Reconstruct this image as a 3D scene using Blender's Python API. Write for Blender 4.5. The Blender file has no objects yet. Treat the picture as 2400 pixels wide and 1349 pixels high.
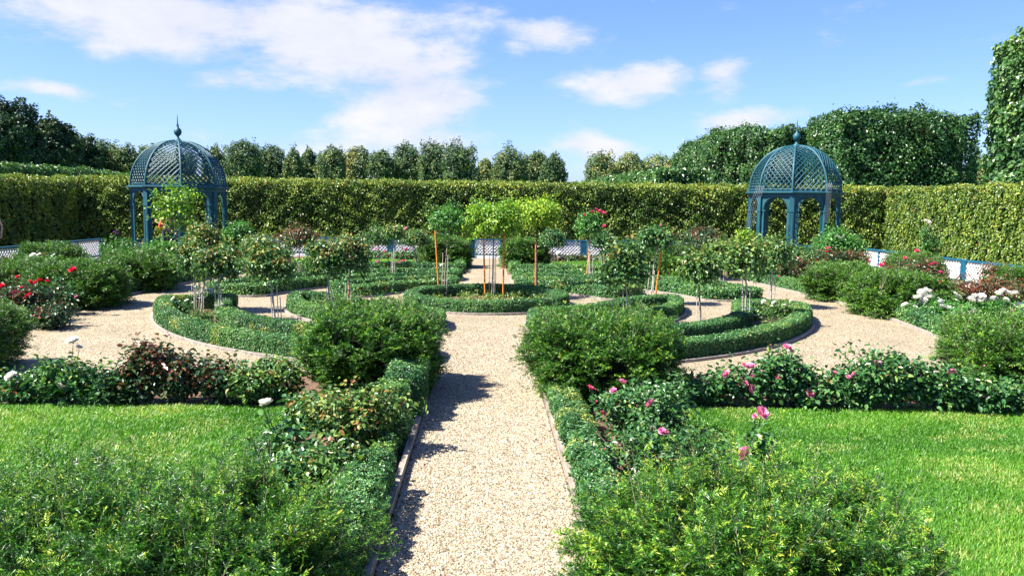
import bpy, math, random
import numpy as np
from mathutils import Vector, Matrix

# ------------------------------------------------------------------ scene, camera, sky, sun
scn = bpy.context.scene
COL = scn.collection
PI = math.pi
F = 1960.0                      # focal length in pixels of the 2400 px wide photograph
CH = 2.1                        # camera height


def cam_axes():
    y = np.array([(1143 - 1200) / F, -(477 - 674.5) / F, -1.0]); y /= np.linalg.norm(y)
    r = math.radians(0.57)
    u = np.array([math.sin(r), math.cos(r), 0.0]); u = u - np.dot(u, y) * y; u /= np.linalg.norm(u)
    x = np.cross(y, u)
    return np.array([x, y, u])


CM = cam_axes()
cam_d = bpy.data.cameras.new('camera'); cam = bpy.data.objects.new('camera', cam_d); COL.objects.link(cam)
cam_d.sensor_width = 36.0; cam_d.lens = 36.0 * F / 2400.0
cam_d.clip_start = 0.1; cam_d.clip_end = 3000
m4 = Matrix.Identity(4)
for i in range(3):
    for j in range(3):
        m4[i][j] = CM[i][j]
m4[2][3] = CH
cam.matrix_world = m4
scn.camera = cam

SUN_EL = math.radians(51)
SH = np.array([0.965, 0.26]); SH /= np.linalg.norm(SH)     # direction the shadows fall
sund = bpy.data.lights.new('sun', 'SUN'); sun = bpy.data.objects.new('sun', sund); COL.objects.link(sun)
sund.energy = 5.0; sund.angle = math.radians(0.53); sund.color = (1.0, 0.95, 0.86)
sdir = Vector((SH[0] * math.cos(SUN_EL), SH[1] * math.cos(SUN_EL), -math.sin(SUN_EL)))
sun.rotation_euler = sdir.to_track_quat('-Z', 'Y').to_euler()
sun.location = (-20, 5, 30)

w = bpy.data.worlds.new('World'); scn.world = w; w.use_nodes = True
WT = w.node_tree; WT.nodes.clear()


def build_world():
    nt = WT; N = nt.nodes; L = nt.links

    def math_(op, a, b=None, c=None, clamp=False):
        n = N.new('ShaderNodeMath'); n.operation = op; n.use_clamp = clamp
        for i, v in enumerate((a, b, c)):
            if v is None: continue
            if isinstance(v, (int, float)): n.inputs[i].default_value = v
            else: L.new(v, n.inputs[i])
        return n.outputs[0]
    out = N.new('ShaderNodeOutputWorld'); bg = N.new('ShaderNodeBackground')
    bg.inputs['Strength'].default_value = 0.060
    sky = N.new('ShaderNodeTexSky'); sky.sky_type = 'NISHITA'; sky.sun_disc = False
    sky.sun_elevation = SUN_EL; sky.sun_rotation = math.atan2(-SH[0], -SH[1])
    sky.air_density = 1.0; sky.dust_density = 0.6; sky.ozone_density = 2.6
    tc = N.new('ShaderNodeTexCoord')
    sep = N.new('ShaderNodeSeparateXYZ'); L.new(tc.outputs['Generated'], sep.inputs[0])
    X, Y, Z = sep.outputs
    az = math_('ARCTAN2', X, Y)
    el = math_('ARCSINE', Z)
    nz = N.new('ShaderNodeTexNoise'); nz.inputs['Scale'].default_value = 8.5; nz.inputs['Detail'].default_value = 12.0
    nz.inputs['Roughness'].default_value = 0.62
    mp = N.new('ShaderNodeMapping'); mp.inputs['Scale'].default_value = (1, 1, 2.4); L.new(tc.outputs['Generated'], mp.inputs[0])
    L.new(mp.outputs[0], nz.inputs['Vector'])
    ns = N.new('ShaderNodeTexNoise'); ns.inputs['Scale'].default_value = 3.0; ns.inputs['Detail'].default_value = 5.0
    L.new(mp.outputs[0], ns.inputs['Vector'])
    nse = N.new('ShaderNodeSeparateColor'); L.new(ns.outputs['Color'], nse.inputs[0])
    azw = math_('ADD', az, math_('MULTIPLY', math_('SUBTRACT', nse.outputs[0], 0.5), 0.16))
    elw = math_('ADD', el, math_('MULTIPLY', math_('SUBTRACT', nse.outputs[1], 0.5), 0.07))
    # clouds of the day: azimuth, elevation, half sizes (radians), weight
    blobs = [(-0.50, 0.235, 0.20, 0.040, 1.2), (-0.34, 0.200, 0.19, 0.050, 1.3), (-0.17, 0.180, 0.14, 0.050, 1.3), (-0.05, 0.165, 0.07, 0.05, 1.0),
             (-0.10, 0.130, 0.085, 0.065, 1.3), (-0.24, 0.225, 0.20, 0.03, .9), (0.085, 0.190, 0.045, 0.022, 1.15), (0.050, 0.175, 0.03, 0.014, .9), (0.165, 0.135, 0.055, 0.024, 1.0),
             (0.255, 0.140, 0.035, 0.024, 1.0), (0.12, 0.072, 0.050, 0.012, 0.9), (0.30, 0.098, 0.07, 0.012, 0.9),
             (-0.29, 0.130, 0.055, 0.018, 0.85), (-0.46, 0.105, 0.06, 0.012, 0.85), (-0.53, 0.122, 0.04, 0.018, 0.85), (-0.39, 0.10, .03, .01, .7),
             (0.47, 0.225, 0.06, 0.018, 0.7), (0.59, 0.095, 0.04, 0.022, 0.8), (0.48, 0.125, 0.04, 0.010, 0.6), (0.60, .18, .05, .012, .55),
             (-0.10, 0.075, 0.12, 0.03, 0.75), (-0.2, 0.045, 0.5, 0.03, 0.42), (0.75, 0.3, 0.25, 0.06, 0.6), (-0.8, 0.2, 0.2, 0.1, 0.9)]
    tot = None
    for a0, e0, ra, re, wt in blobs:
        da = math_('DIVIDE', math_('SUBTRACT', azw, a0), ra); de = math_('DIVIDE', math_('SUBTRACT', elw, e0), re)
        d2 = math_('ADD', math_('MULTIPLY', da, da), math_('MULTIPLY', de, de))
        g = math_('MULTIPLY', math_('EXPONENT', math_('MULTIPLY', d2, -0.8)), wt)
        tot = g if tot is None else math_('MAXIMUM', tot, g)
    dens = math_('ADD', tot, math_('MULTIPLY', math_('SUBTRACT', nz.outputs[0], 0.5), 2.5))
    mr = N.new('ShaderNodeMapRange'); mr.interpolation_type = 'SMOOTHSTEP'
    mr.inputs['From Min'].default_value = 0.30; mr.inputs['From Max'].default_value = 1.10
    mr.inputs['To Max'].default_value = 0.97
    L.new(dens, mr.inputs['Value'])
    # a blue tint of the clear air
    mul = N.new('ShaderNodeMix'); mul.data_type = 'RGBA'; mul.blend_type = 'MULTIPLY'; mul.inputs[0].default_value = 1.0
    L.new(sky.outputs[0], mul.inputs[6]); mul.inputs[7].default_value = (0.70, 0.83, 1.28, 1)
    cl = N.new('ShaderNodeMix'); cl.data_type = 'RGBA'
    nb = N.new('ShaderNodeMapRange'); L.new(nz.outputs[0], nb.inputs['Value'])
    nb.inputs['From Min'].default_value = 0.3; nb.inputs['From Max'].default_value = 0.7
    ccol = N.new('ShaderNodeMix'); ccol.data_type = 'RGBA'; L.new(nb.outputs[0], ccol.inputs[0])
    ccol.inputs[6].default_value = (3.9, 4.15, 5.1, 1); ccol.inputs[7].default_value = (5.1, 5.1, 5.35, 1)
    L.new(mr.outputs[0], cl.inputs[0]); L.new(mul.outputs[2], cl.inputs[6]); L.new(ccol.outputs[2], cl.inputs[7])
    L.new(cl.outputs[2], bg.inputs['Color']); L.new(bg.outputs[0], out.inputs[0])


build_world()
scn.view_settings.view_transform = 'Standard'; scn.view_settings.look = 'None'
scn.view_settings.exposure = 1.69; scn.view_settings.gamma = 1.0
scn.render.engine = 'CYCLES'
scn.cycles.max_bounces = 6; scn.cycles.diffuse_bounces = 2; scn.cycles.transmission_bounces = 3
scn.cycles.transparent_max_bounces = 4

rng = np.random.default_rng(11)
random.seed(5)


# ------------------------------------------------------------------ picture point -> place in the garden
def ray(px, py):
    return CM @ np.array([(px - 1200) / F, -(py - 674.5) / F, -1.0])


def G(px, py, z=0.0):                       # where the ground (or a height z) lies at that point
    v = ray(px, py); t = (z - CH) / v[2]
    return v[0] * t, v[1] * t


def D(px, py, Y):                           # X and Z at a known distance Y
    v = ray(px, py); t = Y / v[1]
    return v[0] * t, CH + v[2] * t


# ------------------------------------------------------------------ mesh helpers
def nrm(a):
    return a / np.maximum(np.linalg.norm(a, axis=-1, keepdims=True), 1e-9)


class MB:
    def __init__(s):
        s.V = []; s.F = []; s.T = []; s.M = []; s.S = []; s.n = 0

    def add(s, V, Fc, t=0.5, mat=0, smooth=False):
        V = np.asarray(V, dtype=np.float32).reshape(-1, 3); Fc = np.asarray(Fc, dtype=np.int64)
        s.V.append(V); s.F.append(Fc + s.n)
        tt = np.full(len(V), t, dtype=np.float32) if np.isscalar(t) else np.asarray(t, dtype=np.float32)
        s.T.append(tt); s.M.append(np.full(len(Fc), mat, dtype=np.int32)); s.S.append(np.full(len(Fc), smooth)); s.n += len(V)
        return s

    def box(s, c, size, R=None, t=0.5, mat=0):
        h = np.array(size) / 2.0
        v = np.array([[x, y, z] for x in (-1, 1) for y in (-1, 1) for z in (-1, 1)]) * h
        if R is not None: v = v @ np.asarray(R).T
        return s.add(v + np.array(c), [[0, 1, 3, 2], [4, 6, 7, 5], [0, 4, 5, 1], [2, 3, 7, 6], [0, 2, 6, 4], [1, 5, 7, 3]], t, mat)

    def tube(s, P, r, n=6, t=0.5, mat=0, cap=True, smooth=True):
        P = np.asarray(P, dtype=float); k = len(P); r = np.full(k, r) if np.isscalar(r) else np.asarray(r, dtype=float)
        d = nrm(np.gradient(P, axis=0))
        ref = np.array([0, 0, 1.0]) if abs(d[0][2]) < 0.9 else np.array([1.0, 0, 0])
        a = nrm(np.cross(d, ref)); b = np.cross(d, a)
        ang = np.arange(n) * 2 * PI / n
        ring = P[:, None, :] + r[:, None, None] * (np.cos(ang)[None, :, None] * a[:, None, :] + np.sin(ang)[None, :, None] * b[:, None, :])
        Fc = [[i * n + j, i * n + (j + 1) % n, (i + 1) * n + (j + 1) % n, (i + 1) * n + j] for i in range(k - 1) for j in range(n)]
        s.add(ring.reshape(-1, 3), Fc, t, mat, smooth)
        if cap:
            for q in (0, k - 1):
                s.add(ring[q], [list(range(n))], t, mat)
        return s

    def lathe(s, prof, c=(0, 0, 0), n=24, t=0.5, mat=0, smooth=True):
        prof = np.asarray(prof, dtype=float); k = len(prof); ang = np.arange(n) * 2 * PI / n
        V = np.stack([prof[:, 0][:, None] * np.cos(ang), prof[:, 0][:, None] * np.sin(ang), np.repeat(prof[:, 1][:, None], n, 1)], -1)
        Fc = [[i * n + j, i * n + (j + 1) % n, (i + 1) * n + (j + 1) % n, (i + 1) * n + j] for i in range(k - 1) for j in range(n)]
        return s.add(V.reshape(-1, 3) + np.array(c), Fc, t, mat, smooth)

    def mesh(s, name, mats):
        me = bpy.data.meshes.new(name)
        V = np.concatenate(s.V); me.vertices.add(len(V)); me.vertices.foreach_set('co', V.ravel())
        li = np.concatenate([f.ravel() for f in s.F]).astype(np.int32)
        lt = np.concatenate([np.full(len(f), f.shape[1], dtype=np.int32) for f in s.F])
        ls = np.concatenate([[0], np.cumsum(lt)[:-1]]).astype(np.int32)
        me.loops.add(len(li)); me.loops.foreach_set('vertex_index', li)
        me.polygons.add(len(lt)); me.polygons.foreach_set('loop_start', ls)
        try: me.polygons.foreach_set('loop_total', lt)
        except Exception: pass
        me.polygons.foreach_set('material_index', np.concatenate(s.M))
        me.polygons.foreach_set('use_smooth', np.concatenate(s.S))
        at = me.attributes.new('t', 'FLOAT', 'POINT'); at.data.foreach_set('value', np.concatenate(s.T))
        for m in (mats if isinstance(mats, (list, tuple)) else [mats]): me.materials.append(m)
        me.update(calc_edges=True)
        return me

    def obj(s, name, mats, parent=None, loc=(0, 0, 0)):
        return mobj(name, s.mesh(name, mats), parent, loc)


def mobj(name, me, parent=None, loc=(0, 0, 0), rz=0.0):
    o = bpy.data.objects.new(name, me); COL.objects.link(o); o.location = loc; o.rotation_euler = (0, 0, rz)
    if parent is not None: o.parent = parent
    return o


def tag(o, label=None, cat=None, group=None, kind=None):
    if label: o['label'] = label
    if cat: o['category'] = cat
    if group: o['group'] = group
    if kind: o['kind'] = kind
    return o


def thing(name, label, cat, loc, group=None, rz=0.0):
    o = bpy.data.objects.new(name, None); COL.objects.link(o); o.location = loc; o.rotation_euler = (0, 0, rz)
    o.empty_display_size = 0.2
    return tag(o, label, cat, group)


def copy_tree(src, label=None, loc=None, rz=None, scale=None):
    r = src.copy(); COL.objects.link(r)
    if label: r['label'] = label
    if loc is not None: r.location = loc
    if rz is not None: r.rotation_euler = (0, 0, rz)
    if scale is not None: r.scale = scale
    for ch in list(src.children):
        c = ch.copy(); COL.objects.link(c); c.parent = r
        for g in list(ch.children):
            d = g.copy(); COL.objects.link(d); d.parent = c
    return r


# ------------------------------------------------------------------ materials
def new_mat(name):
    m = bpy.data.materials.new(name); m.use_nodes = True
    nt = m.node_tree; nt.nodes.clear()
    return m, nt, nt.nodes, nt.links


def ramp(N, stops):
    r = N.new('ShaderNodeValToRGB'); e = r.color_ramp.elements
    e[0].position, e[0].color = stops[0][0], (*stops[0][1], 1)
    e[1].position, e[1].color = stops[-1][0], (*stops[-1][1], 1)
    for p, c in stops[1:-1]:
        q = e.new(p); q.color = (*c, 1)
    return r


def leaf_mat(name, stops, rough=0.42, trans=0.28, spec=0.5, tcol=None, k=1.0):
    stops = [(p_, tuple(min(q_ * k, 0.92) for q_ in c_)) for p_, c_ in stops]
    m, nt, N, L = new_mat(name)
    out = N.new('ShaderNodeOutputMaterial'); p = N.new('ShaderNodeBsdfPrincipled'); tr = N.new('ShaderNodeBsdfTranslucent')
    at = N.new('ShaderNodeAttribute'); at.attribute_name = 't'
    r = ramp(N, stops); L.new(at.outputs['Fac'], r.inputs[0])
    L.new(r.outputs[0], p.inputs['Base Color'])
    p.inputs['Roughness'].default_value = rough; p.inputs['Specular IOR Level'].default_value = spec * 0.8
    g = N.new('ShaderNodeMix'); g.data_type = 'RGBA'; g.blend_type = 'MULTIPLY'; g.inputs[0].default_value = 1
    L.new(r.outputs[0], g.inputs[6]); g.inputs[7].default_value = tcol or (1.35, 1.6, 0.5, 1)
    L.new(g.outputs[2], tr.inputs['Color'])
    mx = N.new('ShaderNodeMixShader'); mx.inputs[0].default_value = trans * 0.62
    L.new(p.outputs[0], mx.inputs[1]); L.new(tr.outputs[0], mx.inputs[2]); L.new(mx.outputs[0], out.inputs[0])
    return m


def plain(name, col, rough=0.6, metal=0.0, spec=0.5, var=0.12, scale=14.0, bump=0.0, emis=None):
    m, nt, N, L = new_mat(name)
    out = N.new('ShaderNodeOutputMaterial'); p = N.new('ShaderNodeBsdfPrincipled')
    tc = N.new('ShaderNodeTexCoord'); nz = N.new('ShaderNodeTexNoise'); nz.inputs['Scale'].default_value = scale
    nz.inputs['Detail'].default_value = 6; L.new(tc.outputs['Object'], nz.inputs['Vector'])
    c = np.array(col); lo = tuple(c * (1 - var)); hi = tuple(np.minimum(c * (1 + var), 1))
    r = ramp(N, [(0.3, lo), (0.7, hi)]); L.new(nz.outputs[0], r.inputs[0]); L.new(r.outputs[0], p.inputs['Base Color'])
    p.inputs['Roughness'].default_value = rough; p.inputs['Metallic'].default_value = metal; p.inputs['Specular IOR Level'].default_value = spec
    if bump:
        b = N.new('ShaderNodeBump'); b.inputs['Strength'].default_value = bump; b.inputs['Distance'].default_value = 0.02
        L.new(nz.outputs[0], b.inputs['Height']); L.new(b.outputs[0], p.inputs['Normal'])
    L.new(p.outputs[0], out.inputs[0])
    return m


M = {}
M['box'] = leaf_mat('boxwood_leaf', [(0.0, (0.020, 0.070, 0.022)), (0.45, (0.050, 0.140, 0.040)), (0.75, (0.095, 0.210, 0.052)), (0.93, (0.20, 0.30, 0.06)), (1.0, (0.34, 0.24, 0.05))], 0.40, 0.2, k=1.260)
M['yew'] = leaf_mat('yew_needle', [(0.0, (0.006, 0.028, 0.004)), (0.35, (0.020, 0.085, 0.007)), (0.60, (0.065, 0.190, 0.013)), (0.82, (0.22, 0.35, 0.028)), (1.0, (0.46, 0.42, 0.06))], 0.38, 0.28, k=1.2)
M['yewf'] = leaf_mat('yew_needle_distant', [(0.0, (0.010, 0.040, 0.006)), (0.4, (0.030, 0.100, 0.008)), (0.75, (0.105, 0.220, 0.016)), (1.0, (0.25, 0.30, 0.035))], 0.42, 0.28, k=1.290)
M['rose'] = leaf_mat('rose_leaf', [(0.0, (0.016, 0.055, 0.022)), (0.5, (0.040, 0.120, 0.032)), (0.8, (0.090, 0.190, 0.045)), (0.93, (0.20, 0.26, 0.06)), (1.0, (0.20, 0.065, 0.025))], 0.35, 0.24, 0.55, k=1.204)
M['rosed'] = leaf_mat('dark_rose_leaf', [(0.0, (0.014, 0.042, 0.020)), (0.45, (0.032, 0.085, 0.030)), (0.68, (0.085, 0.120, 0.040)), (0.85, (0.17, 0.085, 0.035)), (1.0, (0.15, 0.028, 0.020))], 0.35, 0.2, 0.55, k=1.050)
M['rosel'] = leaf_mat('olive_rose_leaf', [(0.0, (0.018, 0.062, 0.018)), (0.45, (0.050, 0.125, 0.030)), (0.72, (0.115, 0.205, 0.045)), (0.9, (0.23, 0.28, 0.065)), (1.0, (0.23, 0.085, 0.03))], 0.35, 0.26, k=1.118)
M['lime'] = leaf_mat('golden_leaf', [(0.0, (0.03, 0.10, 0.010)), (0.4, (0.10, 0.24, 0.020)), (0.75, (0.31, 0.42, 0.035)), (1.0, (0.58, 0.56, 0.07))], 0.42, 0.34, k=1.118)
M['midg'] = leaf_mat('fresh_green_leaf', [(0.0, (0.025, 0.085, 0.018)), (0.5, (0.06, 0.19, 0.035)), (1.0, (0.17, 0.33, 0.06))], 0.38, 0.3, k=1.125)
M['horn'] = leaf_mat('hornbeam_leaf', [(0.0, (0.026, 0.062, 0.010)), (0.4, (0.085, 0.150, 0.020)), (0.7, (0.165, 0.235, 0.034)), (0.9, (0.29, 0.32, 0.055)), (1.0, (0.36, 0.18, 0.04))], 0.38, 0.25, k=1.228)
M['linden'] = leaf_mat('clipped_tree_leaf', [(0.0, (0.018, 0.060, 0.018)), (0.5, (0.045, 0.115, 0.030)), (0.85, (0.10, 0.19, 0.045)), (1.0, (0.19, 0.26, 0.07))], 0.36, 0.22, k=1.105)
M['treef'] = leaf_mat('park_tree_leaf', [(0.0, (0.020, 0.052, 0.020)), (0.5, (0.055, 0.098, 0.030)), (0.85, (0.13, 0.165, 0.042)), (1.0, (0.27, 0.22, 0.06))], 0.5, 0.2, k=1.350)
M['treed'] = leaf_mat('dark_tree_leaf', [(0.0, (0.010, 0.032, 0.012)), (0.5, (0.022, 0.060, 0.018)), (1.0, (0.07, 0.115, 0.03))], 0.45, 0.2, k=1.020)
M['grass'] = leaf_mat('grass_blade', [(0.0, (0.045, 0.150, 0.010)), (0.4, (0.090, 0.260, 0.016)), (0.7, (0.18, 0.37, 0.032)), (0.88, (0.33, 0.42, 0.08)), (1.0, (0.52, 0.48, 0.20))], 0.45, 0.45, k=0.880)
M['core'] = plain('shade_core', (0.012, 0.018, 0.007), 0.95, spec=0.05)  # near-black fill colour, paints the shade in the gaps between leaves
M['bark'] = plain('bark', (0.20, 0.155, 0.11), 0.9, var=0.35, scale=30, bump=0.6)
M['barkg'] = plain('pale_bark', (0.34, 0.30, 0.24), 0.85, var=0.35, scale=40, bump=0.5)
M['barkd'] = plain('dark_bark', (0.055, 0.045, 0.038), 0.9, var=0.35, scale=30, bump=0.5)
M['orange'] = plain('orange_stake', (0.60, 0.175, 0.018), 0.55, var=0.15, scale=9)
M['bamboo'] = plain('weathered_cane', (0.46, 0.42, 0.35), 0.7, var=0.25, scale=30)
M['wire'] = plain('galvanised_wire', (0.36, 0.37, 0.37), 0.4, metal=0.6, var=0.1)
M['wired'] = plain('dark_wire', (0.10, 0.11, 0.12), 0.5, metal=0.5, var=0.1)
M['teal'] = plain('teal_paint', (0.004, 0.068, 0.092), 0.58, var=0.16, scale=5, bump=0.03)
M['blue'] = plain('blue_paint', (0.012, 0.095, 0.16), 0.42, var=0.14, scale=6)
M['white'] = plain('white_paint', (0.84, 0.84, 0.84), 0.55, var=0.04, scale=5)
M['skin'] = plain('skin', (0.48, 0.27, 0.19), 0.5, var=0.05)
M['hair'] = plain('brown_hair', (0.08, 0.045, 0.02), 0.6, var=0.3, scale=60)
M['redc'] = plain('red_cloth', (0.75, 0.04, 0.03), 0.75, var=0.1)
M['pinkc'] = plain('rose_check_cloth', (0.50, 0.25, 0.26), 0.8, var=0.3, scale=60)
M['darkc'] = plain('navy_cloth', (0.03, 0.035, 0.06), 0.85, var=0.2)
M['beigec'] = plain('beige_cloth', (0.42, 0.33, 0.25), 0.85, var=0.15)


def petal_mat(name, a, b, trans=0.3):
    m = leaf_mat(name, [(0.0, a), (1.0, b)], 0.6, trans, 0.3, tcol=(1, 1, 1, 1))
    return m


M['pw'] = petal_mat('white_petal', (0.80, 0.70, 0.44), (0.90, 0.88, 0.82))
M['pp'] = petal_mat('pink_petal', (0.80, 0.10, 0.28), (0.90, 0.33, 0.50))
M['pr'] = petal_mat('red_petal', (0.45, 0.008, 0.03), (0.80, 0.03, 0.075))
M['pm'] = petal_mat('crimson_pink_petal', (0.62, 0.02, 0.11), (0.88, 0.10, 0.24))
M['pv'] = petal_mat('purple_petal', (0.12, 0.02, 0.16), (0.30, 0.07, 0.34))


def soil_mat():
    m, nt, N, L = new_mat('garden_soil')
    out = N.new('ShaderNodeOutputMaterial'); p = N.new('ShaderNodeBsdfPrincipled'); tc = N.new('ShaderNodeTexCoord')
    n1 = N.new('ShaderNodeTexNoise'); n1.inputs['Scale'].default_value = 9; n1.inputs['Detail'].default_value = 12; n1.inputs['Roughness'].default_value = 0.7
    L.new(tc.outputs['Object'], n1.inputs['Vector'])
    r = ramp(N, [(0.3, (0.085, 0.052, 0.034)), (0.5, (0.16, 0.10, 0.068)), (0.72, (0.27, 0.18, 0.125))]); L.new(n1.outputs[0], r.inputs[0])
    L.new(r.outputs[0], p.inputs['Base Color']); p.inputs['Roughness'].default_value = 0.95; p.inputs['Specular IOR Level'].default_value = 0.1
    b = N.new('ShaderNodeBump'); b.inputs['Strength'].default_value = 1.0; b.inputs['Distance'].default_value = 0.06
    L.new(n1.outputs[0], b.inputs['Height']); L.new(b.outputs[0], p.inputs['Normal']); L.new(p.outputs[0], out.inputs[0])
    return m


def gravel_mat():
    m, nt, N, L = new_mat('cream_gravel')
    out = N.new('ShaderNodeOutputMaterial'); p = N.new('ShaderNodeBsdfPrincipled'); tc = N.new('ShaderNodeTexCoord')
    v = N.new('ShaderNodeTexVoronoi'); v.inputs['Scale'].default_value = 62; v.feature = 'F1'
    L.new(tc.outputs['Object'], v.inputs['Vector'])
    sp = N.new('ShaderNodeSeparateColor'); L.new(v.outputs['Color'], sp.inputs[0])
    r = ramp(N, [(0.0, (0.120, 0.086, 0.052)), (0.18, (0.224, 0.172, 0.103)), (0.4, (0.378, 0.305, 0.194)), (0.62, (0.447, 0.383, 0.262)), (0.8, (0.370, 0.331, 0.254)), (1.0, (0.550, 0.507, 0.413))])
    L.new(sp.outputs[0], r.inputs[0])
    n1 = N.new('ShaderNodeTexNoise'); n1.inputs['Scale'].default_value = 1.3; n1.inputs['Detail'].default_value = 5; L.new(tc.outputs['Object'], n1.inputs['Vector'])
    r2 = ramp(N, [(0.3, (0.80, 0.80, 0.76)), (0.7, (1, 1, 0.97))]); L.new(n1.outputs[0], r2.inputs[0])
    mm = N.new('ShaderNodeMix'); mm.data_type = 'RGBA'; mm.blend_type = 'MULTIPLY'; mm.inputs[0].default_value = 1
    L.new(r.outputs[0], mm.inputs[6]); L.new(r2.outputs[0], mm.inputs[7])
    # dark gaps between the stones
    gr = ramp(N, [(0.0, (1, 1, 1)), (0.45, (1, 1, 1)), (0.75, (0.45, 0.38, 0.32))]); L.new(v.outputs['Distance'], gr.inputs[0])
    m2 = N.new('ShaderNodeMix'); m2.data_type = 'RGBA'; m2.blend_type = 'MULTIPLY'; m2.inputs[0].default_value = 1
    L.new(mm.outputs[2], m2.inputs[6]); L.new(gr.outputs[0], m2.inputs[7])
    L.new(m2.outputs[2], p.inputs['Base Color']); p.inputs['Roughness'].default_value = 0.8; p.inputs['Specular IOR Level'].default_value = 0.3
    inv = N.new('ShaderNodeMath'); inv.operation = 'SUBTRACT'; inv.inputs[0].default_value = 1; L.new(v.outputs['Distance'], inv.inputs[1])
    b = N.new('ShaderNodeBump'); b.inputs['Strength'].default_value = 0.9; b.inputs['Distance'].default_value = 0.012
    L.new(inv.outputs[0], b.inputs['Height']); L.new(b.outputs[0], p.inputs['Normal']); L.new(p.outputs[0], out.inputs[0])
    return m


def pebble_mat():
    m, nt, N, L = new_mat('cream_pebble')
    out = N.new('ShaderNodeOutputMaterial'); p = N.new('ShaderNodeBsdfPrincipled')
    at = N.new('ShaderNodeAttribute'); at.attribute_name = 't'
    r = ramp(N, [(0.0, (0.076, 0.055, 0.034)), (0.2, (0.185, 0.139, 0.084)), (0.4, (0.344, 0.269, 0.160)), (0.62, (0.420, 0.353, 0.235)), (0.8, (0.286, 0.252, 0.197)), (1.0, (0.538, 0.487, 0.386))])
    L.new(at.outputs['Fac'], r.inputs[0]); L.new(r.outputs[0], p.inputs['Base Color']); p.inputs['Roughness'].default_value = 0.7
    L.new(p.outputs[0], out.inputs[0])
    return m


def turf_mat():
    m, nt, N, L = new_mat('turf')
    out = N.new('ShaderNodeOutputMaterial'); p = N.new('ShaderNodeBsdfPrincipled'); tc = N.new('ShaderNodeTexCoord')
    n1 = N.new('ShaderNodeTexNoise'); n1.inputs['Scale'].default_value = 1.2; n1.inputs['Detail'].default_value = 8; L.new(tc.outputs['Object'], n1.inputs['Vector'])
    r = ramp(N, [(0.35, (0.035, 0.13, 0.012)), (0.55, (0.07, 0.19, 0.02)), (0.75, (0.20, 0.25, 0.06))]); L.new(n1.outputs[0], r.inputs[0])
    L.new(r.outputs[0], p.inputs['Base Color']); p.inputs['Roughness'].default_value = 0.9; L.new(p.outputs[0], out.inputs[0])
    return m


def wood_mat():
    m, nt, N, L = new_mat('weathered_timber')
    out = N.new('ShaderNodeOutputMaterial'); p = N.new('ShaderNodeBsdfPrincipled'); tc = N.new('ShaderNodeTexCoord')
    mp = N.new('ShaderNodeMapping'); mp.inputs['Scale'].default_value = (26, 1.6, 26); L.new(tc.outputs['Object'], mp.inputs[0])
    n1 = N.new('ShaderNodeTexNoise'); n1.inputs['Scale'].default_value = 2; n1.inputs['Detail'].default_value = 8; L.new(mp.outputs[0], n1.inputs['Vector'])
    r = ramp(N, [(0.3, (0.12, 0.095, 0.075)), (0.55, (0.28, 0.23, 0.18)), (0.75, (0.42, 0.36, 0.29))]); L.new(n1.outputs[0], r.inputs[0])
    L.new(r.outputs[0], p.inputs['Base Color']); p.inputs['Roughness'].default_value = 0.85
    b = N.new('ShaderNodeBump'); b.inputs['Strength'].default_value = 0.5; b.inputs['Distance'].default_value = 0.01
    L.new(n1.outputs[0], b.inputs['Height']); L.new(b.outputs[0], p.inputs['Normal']); L.new(p.outputs[0], out.inputs[0])
    return m


M['soil'] = soil_mat(); M['gravel'] = gravel_mat(); M['pebble'] = pebble_mat(); M['turf'] = turf_mat(); M['wood'] = wood_mat()


# ------------------------------------------------------------------ leaves
def fnoise(P, s, seed=0, oct=3):
    r = np.random.default_rng(seed); o = np.zeros(len(P)); a = 1.0; tot = 0
    for k in range(oct):
        for q in range(4):
            d = nrm(r.normal(size=(1, 3)))[0] * (2 * PI / s) * (0.7 + 0.6 * r.random())
            o += a * np.sin(P @ d + r.random() * 6.28)
        tot += a * 2; a *= 0.55; s *= 0.47
    return o / tot * 1.2


def add_leaves(mb, P, Nn, T, L, W, t, mat=0, hexa=False, fold=0.25, droop=0.12):
    n = len(P); Nn = nrm(Nn); T = nrm(T - Nn * np.sum(T * Nn, -1, keepdims=True)); S = np.cross(Nn, T)
    L = np.broadcast_to(np.asarray(L, dtype=float).reshape(-1, 1), (n, 1)); W = np.broadcast_to(np.asarray(W, dtype=float).reshape(-1, 1), (n, 1))
    if not hexa:
        V = np.stack([P, P + T * L * .5 + S * W * .5 + Nn * W * fold, P + T * L - Nn * L * droop, P + T * L * .5 - S * W * .5 + Nn * W * fold], 1)
        base = np.arange(n)[:, None] * 4
        mb.add(V.reshape(-1, 3), base + np.array([[0, 1, 2, 3]]), np.repeat(t, 4), mat)
    else:
        V = np.stack([P, P + T * L * .28 + S * W * .46 + Nn * W * fold, P + T * L * .68 + S * W * .36 + Nn * (W * fold - L * droop * .4), P + T * L - Nn * L * droop,
                      P + T * L * .68 - S * W * .36 + Nn * (W * fold - L * droop * .4), P + T * L * .28 - S * W * .46 + Nn * W * fold], 1)
        base = np.arange(n)[:, None] * 6
        mb.add(V.reshape(-1, 3), base + np.array([[0, 1, 2, 3]]), np.repeat(t, 6), mat)
        mb.F.append(base + np.array([[0, 3, 4, 5]]) + (mb.n - 6 * n)); mb.M.append(np.full(n, mat, dtype=np.int32)); mb.S.append(np.full(n, False))


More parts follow.
